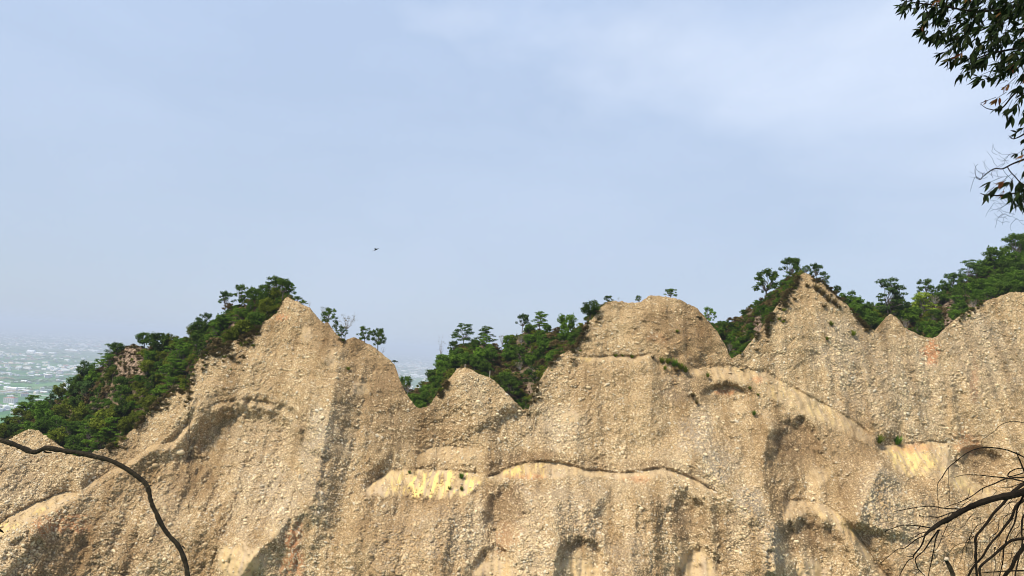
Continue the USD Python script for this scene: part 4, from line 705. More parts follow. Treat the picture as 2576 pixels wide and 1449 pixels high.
# (x, foot, width in pixels, style, tone, height factor, label)
FARM = [(30,981,23,'hall',0,1.3,'long white hall on the green fields near the left edge'),(54,979,18,'hall',4,1.0,'low white hall right of the long white hall'),(70,979,14,'hall',1,1.0,'cream low hall at the right end of the row of three white halls'),(66,984,19,'hall',5,.8,'low white shed in front of the row of three halls'),(175,980,24,'hall',0,1.1,'wide pale hall half hidden by the slope trees'),
 (61,962,14,'hall',1,1.5,'cream hall in the fields above the row of three halls'),(72,962,11,'hall',2,.8,'grey shed attached to the cream hall'),(3,962,12,'hall',0,1.0,'white hall cut by the left picture edge'),(121,946,14,'hall',1,1.6,'tan-walled tall hall among dark trees in mid plain'),(150,946,16,'hall',0,.7,'long low white shed below the pale tower block'),
 (150,940,13,'block',2,1.0,'pale grey block standing highest in mid plain'),(80,939,9,'block',0,1.0,'white block at the middle hamlet'),(8,942,10,'house',0,1.2,'white house at the left hamlet edge'),(19,943,11,'house',1,1.1,'cream house beside the white one at the left hamlet'),(43,946,10,'house',0,1.0,'white house with dark trees in the left hamlet'),(78,946,14,'hall',0,.8,'low white hall in front of the white block of the middle hamlet'),(95,945,13,'hall',5,1.0,'pale hall right of the white block of the middle hamlet'),
 (26,1014,26,'block',2,1.0,'large grey building with a stepped roof near the lower left edge'),(34,1026,12,'hall',0,1.0,'white hall at the left of the lower town'),(48,1028,11,'house',0,1.3,'white house at the lower town'),(58,1030,12,'house',1,1.4,'cream house at the lower town'),(66,1031,13,'block',0,.6,'white block in the heart of the lower town'),(50,1038,16,'hall',5,1.0,'wide white hall in front of the lower town'),(72,1041,20,'hall',0,1.2,'biggest white hall at the foot of the lower town'),(98,1012,16,'block',0,.8,'white block behind the slope trees at the town edge'),(34,1040,12,'house',0,1.0,'small white house at the left front of the lower town'),(95,1022,14,'house',1,1.5,'cream house half hidden by the slope trees'),
 (195,928,14,'hall',0,1.0,'white hall near the slope trees in upper mid plain'),(112,913,11,'hall',5,1.0,'white shed alone on the open green'),(169,907,12,'hall',0,1.0,'white shed right of the lone one on the open green'),(154,903,8,'hall',1,1.2,'small pale shed above the right shed on the open green'),(209,904,8,'house',0,1.3,'white house close to the slope trees'),(38,894,14,'block',1,.8,'cream block in the far left village'),(78,890,18,'hall',0,2.0,'bright white factory in the centre of the far village'),(101,892,22,'hall',5,1.0,'long pale factory beside the bright white one'),(132,890,17,'hall',0,.9,'white factory at the right end of the far village'),(180,885,28,'hall',1,.8,'long cream factory in the far right village'),(238,884,20,'hall',0,.8,'long white factory behind the edge of the slope trees'),(191,872,6,'block',2,1.6,'pale tower block in the far right village')]
for px, foot, wpx, style, k, hf, label in FARM:
    p = ground(px, foot); w0 = {'hall': 60, 'house': 22, 'block': 30}[style]; s = wpx / F * p[1] / w0
    put_building(p, style, k, (s, s, s * hf * (1.0 if style == 'hall' else .8)), label, rot=brng.uniform(-14, 14))
# two white towers in the gap
for px, label in ((1042.3, 'left one of two slim white towers on the plain seen through the gap'), (1046.2, 'right one of two slim white towers on the plain seen through the gap')):
    p = ground(px, 944.5); h = 9.2 / F * p[1]; w = 1.7 / F * p[1]
    o = xform('tower', p); mesh('wall', box((0, 0, h / 2), (w, w, h)), WALLS[0], o); mesh('roof', box((0, 0, h + .8), (w * 1.1, w * 1.1, 1.5)), ROOFS[0], o); tag(o, label, 'tower')
p = ground(1044, 945.6); put_building(p, 'hall', 0, (1.9, 1.5, 1.6), 'white hall at the foot of the two slim towers')
# scattered farm buildings, one by one
pts = []
while len(pts) < 190:
    px, py = (brng.uniform(-8, 235), brng.uniform(862, 1035)) if brng.random() < .8 else (brng.uniform(985, 1105), brng.uniform(905, 950))
    q = ground(np.array(px), np.array(py)); 
    if meshkit.fbm(q / 900, 3, 61) < 0.52 and brng.random() < .88: continue
    if px < 300 and 950 < py < 1003 and brng.random() < .75: continue
    pts.append((px, py, q))
made = {}
for px, py, q in pts:
    style = ('hall', 'house', 'house', 'block')[brng.integers(4)]; k = int(brng.integers(6)); zone = 'plain seen through the gap' if px > 300 else ('nearer', 'middle', 'farther')[int(q[1] > 6800) + int(q[1] > 10500)] + ' fields at the left'
    made.setdefault((style, ('white', 'cream', 'grey', 'tan')[k % 4], zone), []).append((px, q, k))
for (style, tone, zone), lst in made.items():
    for n_, (px, q, k) in enumerate(sorted(lst, key=lambda e: e[0])):
        s = brng.uniform(.7, 1.5) * (1 + max(0, q[1] - 7000) / 12000) * (.55 if style == 'hall' else 1)
        label = f'small {tone} {dict(hall="shed", house="house", block="block")[style]}, {"only such one" if len(lst) == 1 else ORD[n_] + " such from the left"}, {zone}'
        put_building(q, style, k, (s, s, s * brng.uniform(.6, 1.0)), label, 'small far buildings scattered over the plain', rot=brng.uniform(-50, 50))
# everything beyond: towns that read as one mass, and the tree clumps of the plain
n_ = 6500; ang = np.where(brng.random(n_) < .75, brng.uniform(-.68, -.46, n_), brng.uniform(-.17, -.06, n_)); dist = brng.uniform(1, 5, n_) ** 1.25 * 5200 + 2500
c = np.stack([np.tan(ang) * dist, dist, np.full(n_, PLAIN)], -1); den = meshkit.fbm(c / np.array([1500, 2600, 1]), 4, 71); ok = (den > np.where(dist < 8500, 0.64, 0.55)) | ((dist > 14000) & (brng.random(n_) < .35)); c, dist, ang = c[ok], dist[ok], ang[ok]; n_ = len(c); a2 = brng.uniform(-.4, .4, n_)
sc = np.stack([brng.uniform(16, 46, n_) * (1 + dist / 22000), brng.uniform(14, 30, n_), brng.uniform(7, 17, n_)], -1)
o = instancer('/World/far_town', c, np.stack([np.cos(a2 / 2), 0 * a2, 0 * a2, np.sin(a2 / 2)], -1), sc, [(box((0, 0, .5), (1, 1, 1)), m_) for m_ in (WALLS[0], ROOFS[0], WALLS[1], WALLS[2], ROOFS[2])], brng.choice(5, n_, p=[.4, .22, .16, .14, .08])); tag(o, 'pale far-off towns thinning into haze on the plain', 'town', kind='stuff')
n_ = 5200; ang = np.where(brng.random(n_) < .8, brng.uniform(-.68, -.46, n_), brng.uniform(-.17, -.06, n_)); dist = brng.uniform(1, 5, n_) ** 1.2 * 3600 + 900; c = np.stack([np.tan(ang) * dist, dist, np.full(n_, PLAIN)], -1)
den = meshkit.fbm(c / np.array([420, 420, 1]), 4, 75); ok = den > 0.54; c, dist = c[ok], dist[ok]; n_ = len(c)
s = brng.uniform(7, 15, n_); a2 = brng.uniform(0, 6, n_)
o = instancer('/World/field_trees', c, np.stack([np.cos(a2 / 2), 0 * a2, 0 * a2, np.sin(a2 / 2)], -1), np.stack([s * 1.8, s * 1.5, s], -1), [(stone(3), LEAF['dark']), (stone(5), LEAF['mid'])], np.arange(n_) % 2); tag(o, 'dark tree clumps dotted among the fields of the plain', 'trees', kind='stuff')
# roads and the raised highway
road_look = flat_paint('pale_road', (.46, .46, .45))
def strip(a, b, w, zoff, name, label):
    pa, pb = ground(*map(np.array, a)), ground(*map(np.array, b)); d = pb - pa; pa, pb = pa - d * .15, pb + d * .6; d /= np.linalg.norm(d); s = np.array([-d[1], d[0], 0]) * w / 2; up_ = np.array([0, 0, zoff])
    o = mesh(name, (np.array([pa - s + up_, pb - s + up_, pb + s + up_, pa + s + up_]), np.array([[0, 1, 2], [0, 2, 3]])), road_look); tag(o, label, kind='structure')
strip((0, 982), (111, 995), 26, .5, 'road', 'pale straight farm road crossing the green fields')
strip((0, 963.5), (70, 957), 20, .54, 'road', 'narrow pale road further out in the fields')
strip((0, 947), (160, 940), 18, .58, 'road', 'thin road behind the middle hamlet')
strip((0, 869), (300, 873), 60, .62, 'road', 'wide pale far road across the hazy plain')
def viaduct(a, b):
    pa, pb = ground(*map(np.array, a)), ground(*map(np.array, b)); d = pb - pa; pa, pb = pa - d * .2, pb + d * .7; L = np.linalg.norm(pb - pa); o = xform('viaduct', pa, math.degrees(math.atan2(*(pb - pa)[1::-1])))
    deck = join([box((L / 2, 0, 11), (L, 19, 2.0)), box((L / 2, -9.2, 13.0), (L, .5, 1.9)), box((L / 2, 9.2, 13.0), (L, .5, 1.9))]); mesh('deck', deck, flat_paint('concrete', (.62, .61, .58)), o)
    for k in range(int(L / 55)): mesh('pier', tube([[k * 55 + 20, 0, -1], [k * 55 + 20, 0, 7], [k * 55 + 20, 0, 10.2]], [1.7, 1.6, 3.2], 8), '/World/Looks/concrete', o)
    tag(o, 'long pale raised highway crossing the near fields of the plain', 'viaduct')
viaduct((0, 993.5), (181, 981))

# ---------------------------------------------------------------- haze over the plain
hz = trimesh.creation.box((160000, 100000, 1)); hz.apply_translation((0, 41000, .5)); hv = np.array(hz.vertices); hv[:, 2] = np.where(hv[:, 2] > .5, 75.0, PLAIN - 1)
haze_look = usdkit.material(stage, '/World/Looks/haze_air', {'v': ('principled_volume', {'color': (0.60, 0.68, 0.80), 'density': HAZE, 'anisotropy': 0.0})}, [], volume='v.volume')
o = mesh('haze', (hv, np.array(hz.faces)), haze_look); tag(o, 'pale blue haze hanging over the plain', 'haze', kind='stuff')
#---PART3---
# ---------------------------------------------------------------- close to the camera: the leafy tree, the dead tree, the bare stem
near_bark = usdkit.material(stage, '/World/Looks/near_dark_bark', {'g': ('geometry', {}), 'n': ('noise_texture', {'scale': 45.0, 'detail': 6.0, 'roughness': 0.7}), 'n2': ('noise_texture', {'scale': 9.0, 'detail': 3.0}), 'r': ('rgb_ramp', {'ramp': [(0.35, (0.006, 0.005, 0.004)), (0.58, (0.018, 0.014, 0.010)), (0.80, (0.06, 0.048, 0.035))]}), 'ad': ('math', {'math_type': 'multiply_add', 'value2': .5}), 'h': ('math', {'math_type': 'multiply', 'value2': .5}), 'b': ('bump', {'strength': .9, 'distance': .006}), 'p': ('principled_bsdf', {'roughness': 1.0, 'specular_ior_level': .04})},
    [('g.position', 'n.vector'), ('g.position', 'n2.vector'), ('n2.fac', 'h.value1'), ('n.fac', 'ad.value1'), ('h.value', 'ad.value3'), ('ad.value', 'r.fac'), ('r.color', 'p.base_color'), ('n.fac', 'b.height'), ('b.normal', 'p.normal')], surface='p.BSDF')
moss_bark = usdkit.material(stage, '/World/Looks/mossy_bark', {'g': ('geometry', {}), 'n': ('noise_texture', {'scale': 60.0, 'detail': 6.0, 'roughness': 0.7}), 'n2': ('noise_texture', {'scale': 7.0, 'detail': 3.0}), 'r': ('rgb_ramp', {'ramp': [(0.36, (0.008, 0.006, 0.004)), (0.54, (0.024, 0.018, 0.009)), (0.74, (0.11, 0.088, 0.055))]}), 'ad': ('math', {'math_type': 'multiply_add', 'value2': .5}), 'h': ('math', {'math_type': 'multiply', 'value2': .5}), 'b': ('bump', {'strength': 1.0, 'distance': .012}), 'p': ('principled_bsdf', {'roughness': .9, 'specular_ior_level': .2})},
    [('g.position', 'n.vector'), ('g.position', 'n2.vector'), ('n2.fac', 'h.value1'), ('n.fac', 'ad.value1'), ('h.value', 'ad.value3'), ('ad.value', 'r.fac'), ('r.color', 'p.base_color'), ('n.fac', 'b.height'), ('b.normal', 'p.normal')], surface='p.BSDF')
cut_wood = usdkit.material(stage, '/World/Looks/broken_wood', {'g': ('geometry', {}), 'n': ('noise_texture', {'scale': 50.0, 'detail': 4.0}), 'r': ('rgb_ramp', {'ramp': [(0.3, (0.30, 0.22, 0.14)), (0.7, (0.55, 0.45, 0.33))]}), 'p': ('principled_bsdf', {'roughness': .9})}, [('g.position', 'n.vector'), ('n.fac', 'r.fac'), ('r.color', 'p.base_color')], surface='p.BSDF')
nrng = np.random.default_rng(77)
def branch_mesh(pts, radii_px, dist, dist_end=None, per=5, knots=0.12, sides=7):
    """a branch through measured picture points at a distance in metres; radii in picture pixels"""
    q = smooth_path(np.array(pts, float), per); n_ = len(q); dd = np.linspace(dist, dist if dist_end is None else dist_end, n_)
    rp = np.interp(np.linspace(0, 1, n_), np.linspace(0, 1, len(radii_px)), radii_px); wob = 1 + knots * 2 * (meshkit.fbm(np.stack([np.arange(n_) / 2.2, np.full(n_, dist * 7 + pts[0][0]), np.zeros(n_)], -1), 2, 3) - .5)
    p = at(q[:, 0], q[:, 1], dd); p = p + (meshkit.fbm(np.stack([np.arange(n_) / 3.0, np.full(n_, pts[0][1]), np.zeros(n_)], -1), 2, 4) - .5)[:, None] * .25 * (rp / F * dd)[:, None] * RIGHT
    return tube(p, rp / F * dd * wob, sides)

# bare arching stem at the lower left
o = xform('bare_stem'); L5 = lambda q: [(x * .2795, 1044 + y * .2795) for x, y in q]
mesh('stem', branch_mesh(L5([(-260,150),(-40,212),(0,225),(120,262),(220,305),(275,328),(330,330),(375,312),(420,297),(520,312),(610,328),(700,340),(850,372),(1000,412),(1150,492),(1270,580),(1315,625),(1340,690),(1352,750),(1372,810),(1410,890),(1450,980),(1510,1070),(1560,1125),(1600,1172),(1635,1235),(1655,1290),(1678,1360),(1686,1449),(1700,1620),(1690,1900)]), [6.2,6.4,6.0,5.8,5.6,5.9,5.6,5.4,5.3,5.5,5.9,6.2], 3.0, 2.8, 6, .34, 9), moss_bark, o)
for pts, r in (([(1345,640),(1358,632),(1364,637)], [2.0,.8]), ([(1640,1180),(1655,1190),(1664,1203)], [2.2,.8]), ([(1648,1260),(1640,1285),(1641,1300)], [1.4,.5]), ([(395,328),(430,338),(470,337)], [2.5,.9]), ([(1350,700),(1343,690),(1336,692)], [1.8,.9])):
    mesh('spur', branch_mesh(L5(pts), r, 2.95, None, 4), moss_bark, o)
tag(o, 'thick bare brown stem arching from the left edge down to the bottom', 'branch')
o = xform('twig_end'); mesh('stem', branch_mesh([(-70,1312),(-20,1326),(0,1334),(9,1340)], [4.5,4.0,3.2,1.2], 3.2), near_bark, o); mesh('spur', branch_mesh([(-12,1328),(-4,1326),(4,1329)], [1.6,.7], 3.2), near_bark, o); tag(o, 'dark broken twig end poking in at the left edge', 'twig')

# dead branching limb at the lower right
R8 = lambda q: [(2192.7 + x * .2796, 1044 + y * .2796) for x, y in q]
o = xform('dead_tree'); DD = 4.2
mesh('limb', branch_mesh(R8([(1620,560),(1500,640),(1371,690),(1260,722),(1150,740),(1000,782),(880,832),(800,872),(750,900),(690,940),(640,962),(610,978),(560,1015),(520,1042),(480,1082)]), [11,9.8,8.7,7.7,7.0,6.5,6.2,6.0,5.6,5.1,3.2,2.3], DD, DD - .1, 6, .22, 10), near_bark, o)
DEAD = [([(820,848),(790,845),(660,840),(520,820),(350,840),(260,858),(200,870)], [2.2,1.6,1.1]), ([(830,850),(760,872),(700,885),(600,920),(540,915),(465,915),(430,900)], [2.2,1.6,.8]), ([(660,830),(800,780),(900,730),(1000,660),(1100,620),(1220,570),(1371,560),(1480,540)], [1.0,1.6,2.2,2.4]),
 ([(1480,620),(1371,598),(1240,570),(1100,555),(960,540),(860,538),(800,545),(720,570)], [2.4,1.9,1.4,.7]), ([(1560,480),(1460,430),(1371,380),(1300,345),(1200,310),(1060,292),(960,300),(860,340),(780,400),(690,475),(640,550),(620,580),(595,620),(590,700),(605,820)], [2.2,2.0,1.7,1.4,1.1,.7]), ([(693,475),(693,540),(692,600),(700,700),(705,800)], [.9,.6]), ([(1560,110),(1371,70),(1260,57),(1160,90),(1100,150),(1000,220),(985,270)], [1.3,1.1,.8,.5]),
 ([(1300,335),(1330,400),(1371,500),(1420,600)], [1.6,2.2,2.8]), ([(530,1015),(440,1000),(350,992),(260,995),(190,1020),(130,1040)], [2.0,1.5,.9]), ([(520,1045),(440,1065),(400,1090),(335,1130)], [1.7,.8]), ([(490,1080),(400,1120),(300,1195),(230,1210),(150,1275),(85,1330)], [1.8,1.3,.6]), ([(480,1082),(450,1170),(380,1260),(375,1285),(330,1310),(290,1370),(250,1449),(235,1500)], [2.4,2.0,1.2,.6]),
 ([(600,1035),(530,1130),(470,1220),(395,1290),(410,1360),(430,1400),(480,1449),(500,1480)], [2.4,2.0,1.4,.9]), ([(610,1030),(575,1120),(565,1180),(545,1280),(520,1400),(500,1490)], [2.2,1.5,.9]), ([(690,975),(650,1060),(600,1180),(560,1240)], [1.1,.6]), ([(1480,520),(1371,615),(1260,700),(1180,800),(1110,870),(1060,940),(990,1030),(938,1098),(936,1200),(935,1300),(948,1449),(955,1560)], [5.5,5.0,4.4,4.0,3.8,3.6,4.2]),
 ([(1480,700),(1371,765),(1300,820),(1260,920),(1200,1000),(1150,1070),(1060,1170),(1000,1270),(920,1360),(870,1449),(840,1520)], [5,4.2,3.4,3.0,2.8]), ([(1500,1090),(1371,1110),(1260,1130),(1190,1180),(1100,1260),(1000,1340),(970,1390),(980,1449),(990,1540)], [4.6,4.2,3.8,3.6]), ([(1480,1020),(1371,1185),(1300,1280),(1260,1370),(1200,1449),(1170,1560)], [6,5.5,5.2]), ([(1500,800),(1371,900),(1350,1040),(1355,1160),(1320,1300),(1290,1449)], [3.2,2.6,2.2]), ([(1420,690),(1371,720),(1310,850),(1290,960),(1230,1080),(1190,1200),(1180,1320),(1150,1449)], [2.8,2.2,1.6]),
 ([(1371,880),(1240,885),(1100,895),(960,890),(820,905)], [.8,.5,.4]), ([(1371,605),(1240,650),(1150,648)], [1.6,.8]), ([(1371,520),(1240,555),(1236,520),(1300,485),(1371,478)], [1.8,1.8]), ([(1380,1400),(1200,1405),(1060,1415),(900,1430)], [2.4,1.8,1.2]), ([(380,1275),(340,1272),(315,1274)], [1.4,.9])]
for k, (pts, r) in enumerate(DEAD):
    mesh('branch', branch_mesh(R8(pts), [q * .84 for q in r], DD + nrng.uniform(-.12, .25), None, 5, .18, 6), near_bark, o)
# fine hanging twigs
for k in range(120):
    if k < 62:
        x0, y0 = nrng.uniform(880, 1440), nrng.uniform(640, 1250); dx = nrng.uniform(-330, 90); ln = nrng.uniform(90, 420); q = [(x0, y0)]; sag = nrng.uniform(.7, 2.2)
        for s in range(1, 6): q.append((x0 + dx * (s / 5) ** (1 / sag) + nrng.normal() * 20, y0 + ln * (s / 5) ** sag + nrng.normal() * 12))
    else:
        b = DEAD[[0, 1, 8, 9, 10, 11, 12, 13, 14, 2, 4][k % 11]][0]; j = nrng.integers(1, len(b)); x0, y0 = b[j]; dx, dy = nrng.uniform(-60, 30), nrng.uniform(-25, 90)
        q = [(x0 + dx * t + nrng.normal() * 5, y0 + dy * t + nrng.normal() * 5) for t in (0, .35, .7, 1)]; q[0] = (x0, y0)
    mesh('twig', branch_mesh(R8(q), [nrng.uniform(.45, 1.0), .3], DD + nrng.uniform(-.2, .4), None, 3, .1, 4), near_bark, o)
tag(o, 'dead tree limb with a tangle of bare dark twigs in the lower right corner', 'dead tree')
o = xform('broken_stem'); mesh('stem', branch_mesh(R8([(672,1308),(692,1345),(712,1390),(735,1449),(770,1560)]), [4.2,5.0,5.4,6.2], 4.0, None, 5, .1, 10), moss_bark, o); mesh('snapped_end', branch_mesh(R8([(655,1303),(668,1296),(686,1290),(694,1288)]), [1.4,4.0,3.4,1.0], 3.99, None, 4, .25, 9), cut_wood, o); tag(o, 'short brown stem snapped off pale at the top beside the dead limb', 'stump')

# overhanging leafy tree at the upper right
T4 = lambda q: [(2192.7 + x * .3968, y * .3968) for x, y in q]
def near_leaf(name, c1, c2, tr):
    return usdkit.material(stage, f'/World/Looks/{name}', {'g': ('geometry', {}), 'n': ('noise_texture', {'scale': 14.0, 'detail': 3.0}), 'r': ('rgb_ramp', {'ramp': [(0.3, c1), (0.7, c2)]}), 'p': ('principled_bsdf', {'roughness': .75, 'specular_ior_level': .08}), 't': ('translucent_bsdf', {}), 'm': ('mix_closure', {'fac': tr})}, [('g.position', 'n.vector'), ('n.fac', 'r.fac'), ('r.color', 'p.base_color'), ('r.color', 't.color'), ('p.BSDF', 'm.closure1'), ('t.BSDF', 'm.closure2')], surface='m.closure')
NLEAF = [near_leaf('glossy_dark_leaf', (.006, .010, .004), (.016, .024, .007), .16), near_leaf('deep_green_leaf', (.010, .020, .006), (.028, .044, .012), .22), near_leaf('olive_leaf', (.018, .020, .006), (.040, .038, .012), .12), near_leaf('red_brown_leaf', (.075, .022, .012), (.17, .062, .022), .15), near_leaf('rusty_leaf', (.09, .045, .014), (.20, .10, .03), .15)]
def leaf_blade(p, d, n_, L, wd, curl, fold):
    """a lance-shaped blade with a folded midrib and a drooping tip"""
    s = np.cross(d, n_); s /= np.linalg.norm(s) + 1e-9; n_ = np.cross(s, d)
    t = np.array([0, .12, .32, .55, .78, 1.0]); w = np.array([.02, .55, .98, .92, .50, .0]) * wd / 2
    mid = p + d[None] * (t * L)[:, None] - n_[None] * (curl * L * t ** 2)[:, None]
    l, r_ = mid + s * w[:, None] + n_ * (fold * w)[:, None], mid - s * w[:, None] + n_ * (fold * w)[:, None]
    v = np.vstack([mid, l, r_]); f = []
    for k in range(5): f += [[k, k + 1, 6 + k + 1], [k, 6 + k + 1, 6 + k], [k, 12 + k + 1, k + 1], [k, 12 + k, 12 + k + 1]]
    return v, np.array(f)
o = xform('overhanging_tree')
MAIN = [([(1500,-160),(1200,-60),(966,20),(820,60),(640,70),(460,40),(300,20),(180,0)], [7,5.5,4.2,3.2,2.4,1.6,.8]), ([(1500,60),(1200,70),(966,95),(880,110),(800,142),(700,190),(600,226),(500,260),(420,290)], [6,4.4,3.0,2.4,1.8,1.2,.7]), ([(1500,240),(1200,260),(966,300),(850,320),(720,350),(620,400),(560,470)], [6,4.4,3.2,2.2,1.5,.8]),
        ([(1500,420),(1200,480),(1040,540),(966,560),(900,600),(820,690),(740,690),(690,660)], [6,4.5,3.2,2.2,1.3,.7]), ([(1500,640),(1200,720),(1040,790),(966,850),(900,880),(870,860)], [5,3.8,2.6,1.5,.7]), ([(1500,860),(1250,930),(1060,960),(966,1010),(890,1040),(830,1070),(775,1070),(705,1120),(690,1138),(665,1130)], [4.6,3.4,2.2,1.6,1.2,.8]), ([(1500,1040),(1200,1100),(1040,1160),(966,1210),(880,1230),(800,1240),(720,1235),(690,1225)], [5,3.6,2.4,1.6,.9]), ([(860,1055),(880,1090),(910,1120),(940,1155),(980,1180)], [1.2,1.4,1.6])]
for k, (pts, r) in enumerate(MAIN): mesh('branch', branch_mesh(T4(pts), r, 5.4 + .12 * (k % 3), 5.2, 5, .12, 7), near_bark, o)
mesh('trunk', branch_mesh(T4([(1640,2300),(1600,1500),(1560,900),(1500,300),(1480,-200),(1500,-700)]), [34,32,30,26,20,14], 5.8, 5.6, 5, .1, 12), near_bark, o)
for pts, r in (([(665,1130),(655,1085),(660,1055),(675,1040)], [.7,.5,.4]), ([(690,1138),(660,1120),(640,1160),(625,1215)], [.7,.5,.35]), ([(705,1120),(702,1103),(715,1096),(722,1104)], [.7,.5]), ([(830,1070),(850,1100),(900,1150)], [.6,.4]), ([(775,1070),(760,1100),(770,1130)], [.5,.4])): mesh('twig', branch_mesh(T4(pts), r, 5.2, None, 4, .1, 5), near_bark, o)
for k in range(46):                                     # fine pale twigs behind the leaves
    bx, by, lo = [(900, 490, 60), (780, 1110, 70), (820, 1310, 60), (900, 1380, 60), (860, 1000, 50)][k % 5]; x0, y0 = bx + nrng.normal() * 50, by + nrng.normal() * 26; a = nrng.uniform(2.2, 4.4); q = [(x0, y0)]
    for s in range(4): a += nrng.normal() * .5; q.append((q[-1][0] + math.cos(a) * lo * .42, q[-1][1] + math.sin(a) * lo * .42))
    mesh('twig', branch_mesh(T4(q), [.45, .25], 6.2, None, 3, .05, 4), near_bark, o)
# sprays: (x, y of the shoot tip, direction of the shoot in degrees, leaves, reddish share)
SPRAY = []
outline = [(150,60),(215,30),(250,70),(300,40),(330,100),(270,200),(300,230),(350,250),(420,230),(460,260),(400,360),(450,400),(520,330),(530,490),(590,470),(640,500),(650,530),(700,500),(760,500),(800,480),(860,470),(930,500)]
for x_, y_ in outline: SPRAY.append((x_ + 25, y_ - 10, nrng.uniform(120, 165), 7, .06))
for k in range(255):                                     # the dense inner mass
    while True:
        x_, y_ = nrng.uniform(200, 1080), nrng.uniform(-90, 500)
        lim = np.interp(x_, [120, 300, 420, 560, 760, 1080], [70, 215, 300, 430, 470, 500])
        if y_ < lim - 10 and nrng.random() < .35 + .65 * sstep(200, 620, x_): break
    SPRAY.append((x_, y_, nrng.uniform(95, 175), 8, .07))
for x_, y_, a_, n_, rd in [(700,650,165,5,.7),(770,640,150,6,.8),(840,560,140,6,.4),(790,690,140,7,.2),(850,720,120,8,.1),(900,690,120,8,.15),(940,620,130,8,.05),(930,560,120,8,.05),(980,700,120,8,.1),(960,770,100,8,.1),(880,760,110,7,.1),(900,850,160,6,.8),(930,830,150,6,.7),(960,890,140,6,.6),(970,940,120,7,.1),(915,980,150,6,.9),(950,1000,140,7,.7),(985,1040,110,7,.2),(970,1100,110,6,.1),(740,1160,160,6,.75),(800,1170,140,7,.8),(860,1175,130,7,.3),(920,1180,130,8,.45),(960,1200,120,8,.3),(720,1235,150,6,.05),(770,1210,140,7,.1),(820,1240,120,7,.05),(870,1240,110,8,.1),(920,1250,105,8,.1),(965,1260,100,8,.1),(890,1290,100,7,.05),(940,1300,95,7,.05),(985,1310,95,7,.05),(970,520,120,7,.05)]: SPRAY.append((x_, y_, a_, n_, rd))
blades = []
for x_, y_, a_, n_, rd in SPRAY:
    dist = nrng.uniform(4.8, 5.9); P0 = at(*T4([(x_, y_)])[0], dist); a = math.radians(a_); sd = RIGHT * math.cos(a) - UP * math.sin(a)
    sd = sd + fwd * nrng.normal() * .3; sd /= np.linalg.norm(sd)
    stem = np.stack([P0 - sd * .10 + UP * .01, P0 - sd * .05 + UP * .006, P0, P0 + sd * .012]); red = nrng.random() < rd
    if x_ < 990: mesh('twig', tube(stem, [.0022, .0018, .0012, .0006], 4), near_bark, o)
    for k in range(n_):
        q = nrng.normal(size=3); q -= (q @ sd) * sd; q /= np.linalg.norm(q); open_ = nrng.uniform(.35, 1.15); d = sd * math.cos(open_) + q * math.sin(open_) - UP * nrng.uniform(.1, .55); d /= np.linalg.norm(d)
        nn = nrng.normal(size=3) * .5 + UP * .7 - fwd * .2 + q * .4; nn -= (nn @ d) * d; nn /= np.linalg.norm(nn)
        L = nrng.uniform(.050, .090) * (.72 if red else 1); blades.append((np.linalg.norm(P0), x_, red, leaf_blade(P0 - sd * nrng.uniform(0, .05), d, nn, L, L * nrng.uniform(.25, .34), nrng.uniform(.02, .35), nrng.uniform(.1, .5))))
vis = [b for b in blades if b[1] < 985]; vis.sort(key=lambda b: b[0] - (.6 if b[2] else 0)); first = vis[:300]; others = vis[300:] + [b for b in blades if b[1] >= 985]
for k, b in enumerate(first):
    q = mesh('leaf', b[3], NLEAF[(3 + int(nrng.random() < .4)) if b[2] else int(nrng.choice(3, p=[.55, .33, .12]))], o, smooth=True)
    if b[2]: tag(q, 'young reddish-brown leaf')
for nm, sel, look_ in (('leaves', others[::2], NLEAF[0]), ('leaves', others[1::2], NLEAF[1])):
    q = mesh(nm, join([b[3] for b in sel]), look_, o, smooth=True); tag(q, kind='stuff')
tag(o, 'leafy tree hanging over the upper right corner with dark lance-shaped leaves', 'tree')

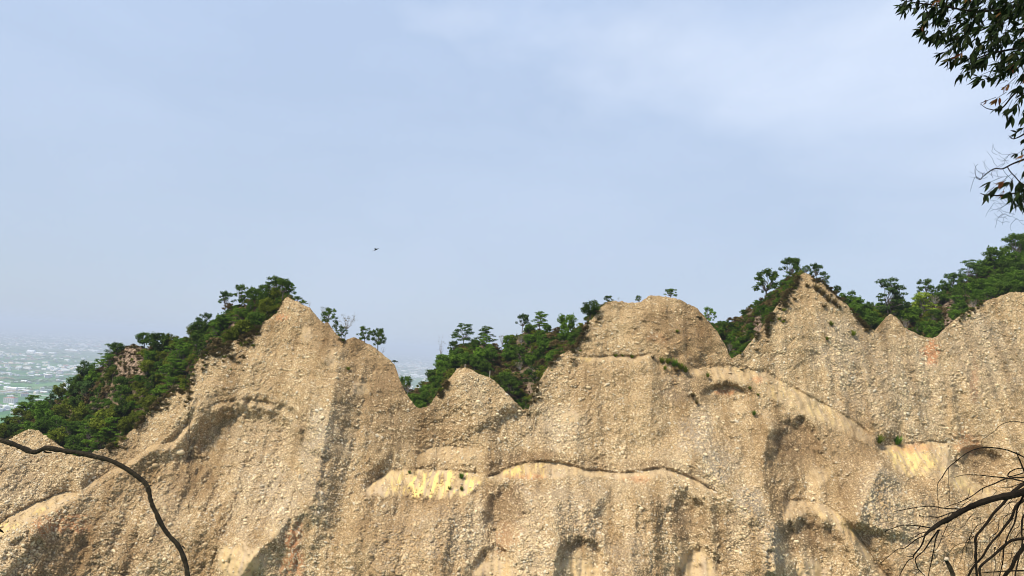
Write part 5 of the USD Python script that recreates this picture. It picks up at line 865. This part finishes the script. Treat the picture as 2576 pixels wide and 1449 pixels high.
# ---------------------------------------------------------------- birds
bird_look = usdkit.material(stage, '/World/Looks/bird_feathers', {'g': ('geometry', {}), 'n': ('noise_texture', {'scale': 9.0}), 'r': ('rgb_ramp', {'ramp': [(0.3, (.02, .022, .026)), (0.7, (.06, .06, .065))]}), 'p': ('principled_bsdf', {'roughness': .7})}, [('g.position', 'n.vector'), ('n.fac', 'r.fac'), ('r.color', 'p.base_color')], surface='p.BSDF')
pale_feather = usdkit.material(stage, '/World/Looks/pale_feathers', {'g': ('geometry', {}), 'n': ('noise_texture', {'scale': 9.0}), 'r': ('rgb_ramp', {'ramp': [(0.3, (.22, .24, .28)), (0.7, (.34, .36, .40))]}), 'p': ('principled_bsdf', {'roughness': .7})}, [('g.position', 'n.vector'), ('n.fac', 'r.fac'), ('r.color', 'p.base_color')], surface='p.BSDF')
def bird(px, py, dist, span, roll, label, pale):
    c = at(px, py, dist); xf = UsdGeom.Xform.Define(stage, numbered('/World/bird')); xf.AddTranslateOp().Set(Gf.Vec3d(*map(float, c))); xf.AddRotateYOp().Set(float(roll)); o = xf.GetPrim()
    s = trimesh.creation.icosphere(2, 1.0); v = np.array(s.vertices); x = v[:, 0]; v = v * np.array([.30, .075, .075]) * np.stack([np.ones(len(x)), 1.05 - .55 * x ** 2 * (x < 0), 1 - .5 * x ** 2 * (x < 0)], -1) * span
    mesh('body', (v, np.array(s.faces)), bird_look, o, smooth=True)
    h = trimesh.creation.icosphere(1, .062 * span); h.apply_translation((.31 * span, 0, .02 * span)); mesh('head', h, bird_look, o, smooth=True)
    mesh('beak', tube(np.array([[.36, 0, .02], [.40, 0, .012], [.43, 0, .005]]) * span, np.array([.018, .012, .003]) * span, 5), bird_look, o)
    for sgn in (-1, 1):
        pr = np.array([[.14, .05, .03], [.10, .28, .12], [-.05, .56, .10], [-.13, .55, .095], [-.08, .25, .10], [-.12, .05, .02]]) * np.array([1, sgn, 1]) * span; v = np.vstack([pr, pr - np.array([0, 0, .012 * span])]); f = []
        for k in range(1, 5): f += [[0, k, k + 1], [6, 6 + k + 1, 6 + k]]
        for k in range(6): j = (k + 1) % 6; f += [[k, 6 + k, 6 + j], [k, 6 + j, j]]
        mesh('wing', (v, np.array(f)), pale if sgn > 0 else bird_look, o)
    t = np.array([[-.22, .03, .0], [-.52, .10, -.01], [-.46, 0, -.01], [-.52, -.10, -.01], [-.22, -.03, .0]]) * span; v = np.vstack([t, t - np.array([0, 0, .01 * span])]); mesh('tail', (v, np.array([[0, 1, 2], [0, 2, 4], [2, 3, 4], [5, 7, 6], [5, 9, 7], [7, 9, 8], [0, 5, 6], [0, 6, 1], [4, 3, 8], [4, 8, 9]])), pale, o)
    tag(o, label, 'bird')
bird(945.5, 628, 90.0, .90, -26, 'dark bird with a pale tail flying over the gap beside the left peak', pale_feather)
bird(1837, 270, 150.0, .34, 4, 'tiny bird high in the sky, the lower of two specks', bird_look)
bird(1938.5, 162, 190.0, .28, -10, 'tiny bird high in the sky, the upper of two specks', bird_look)
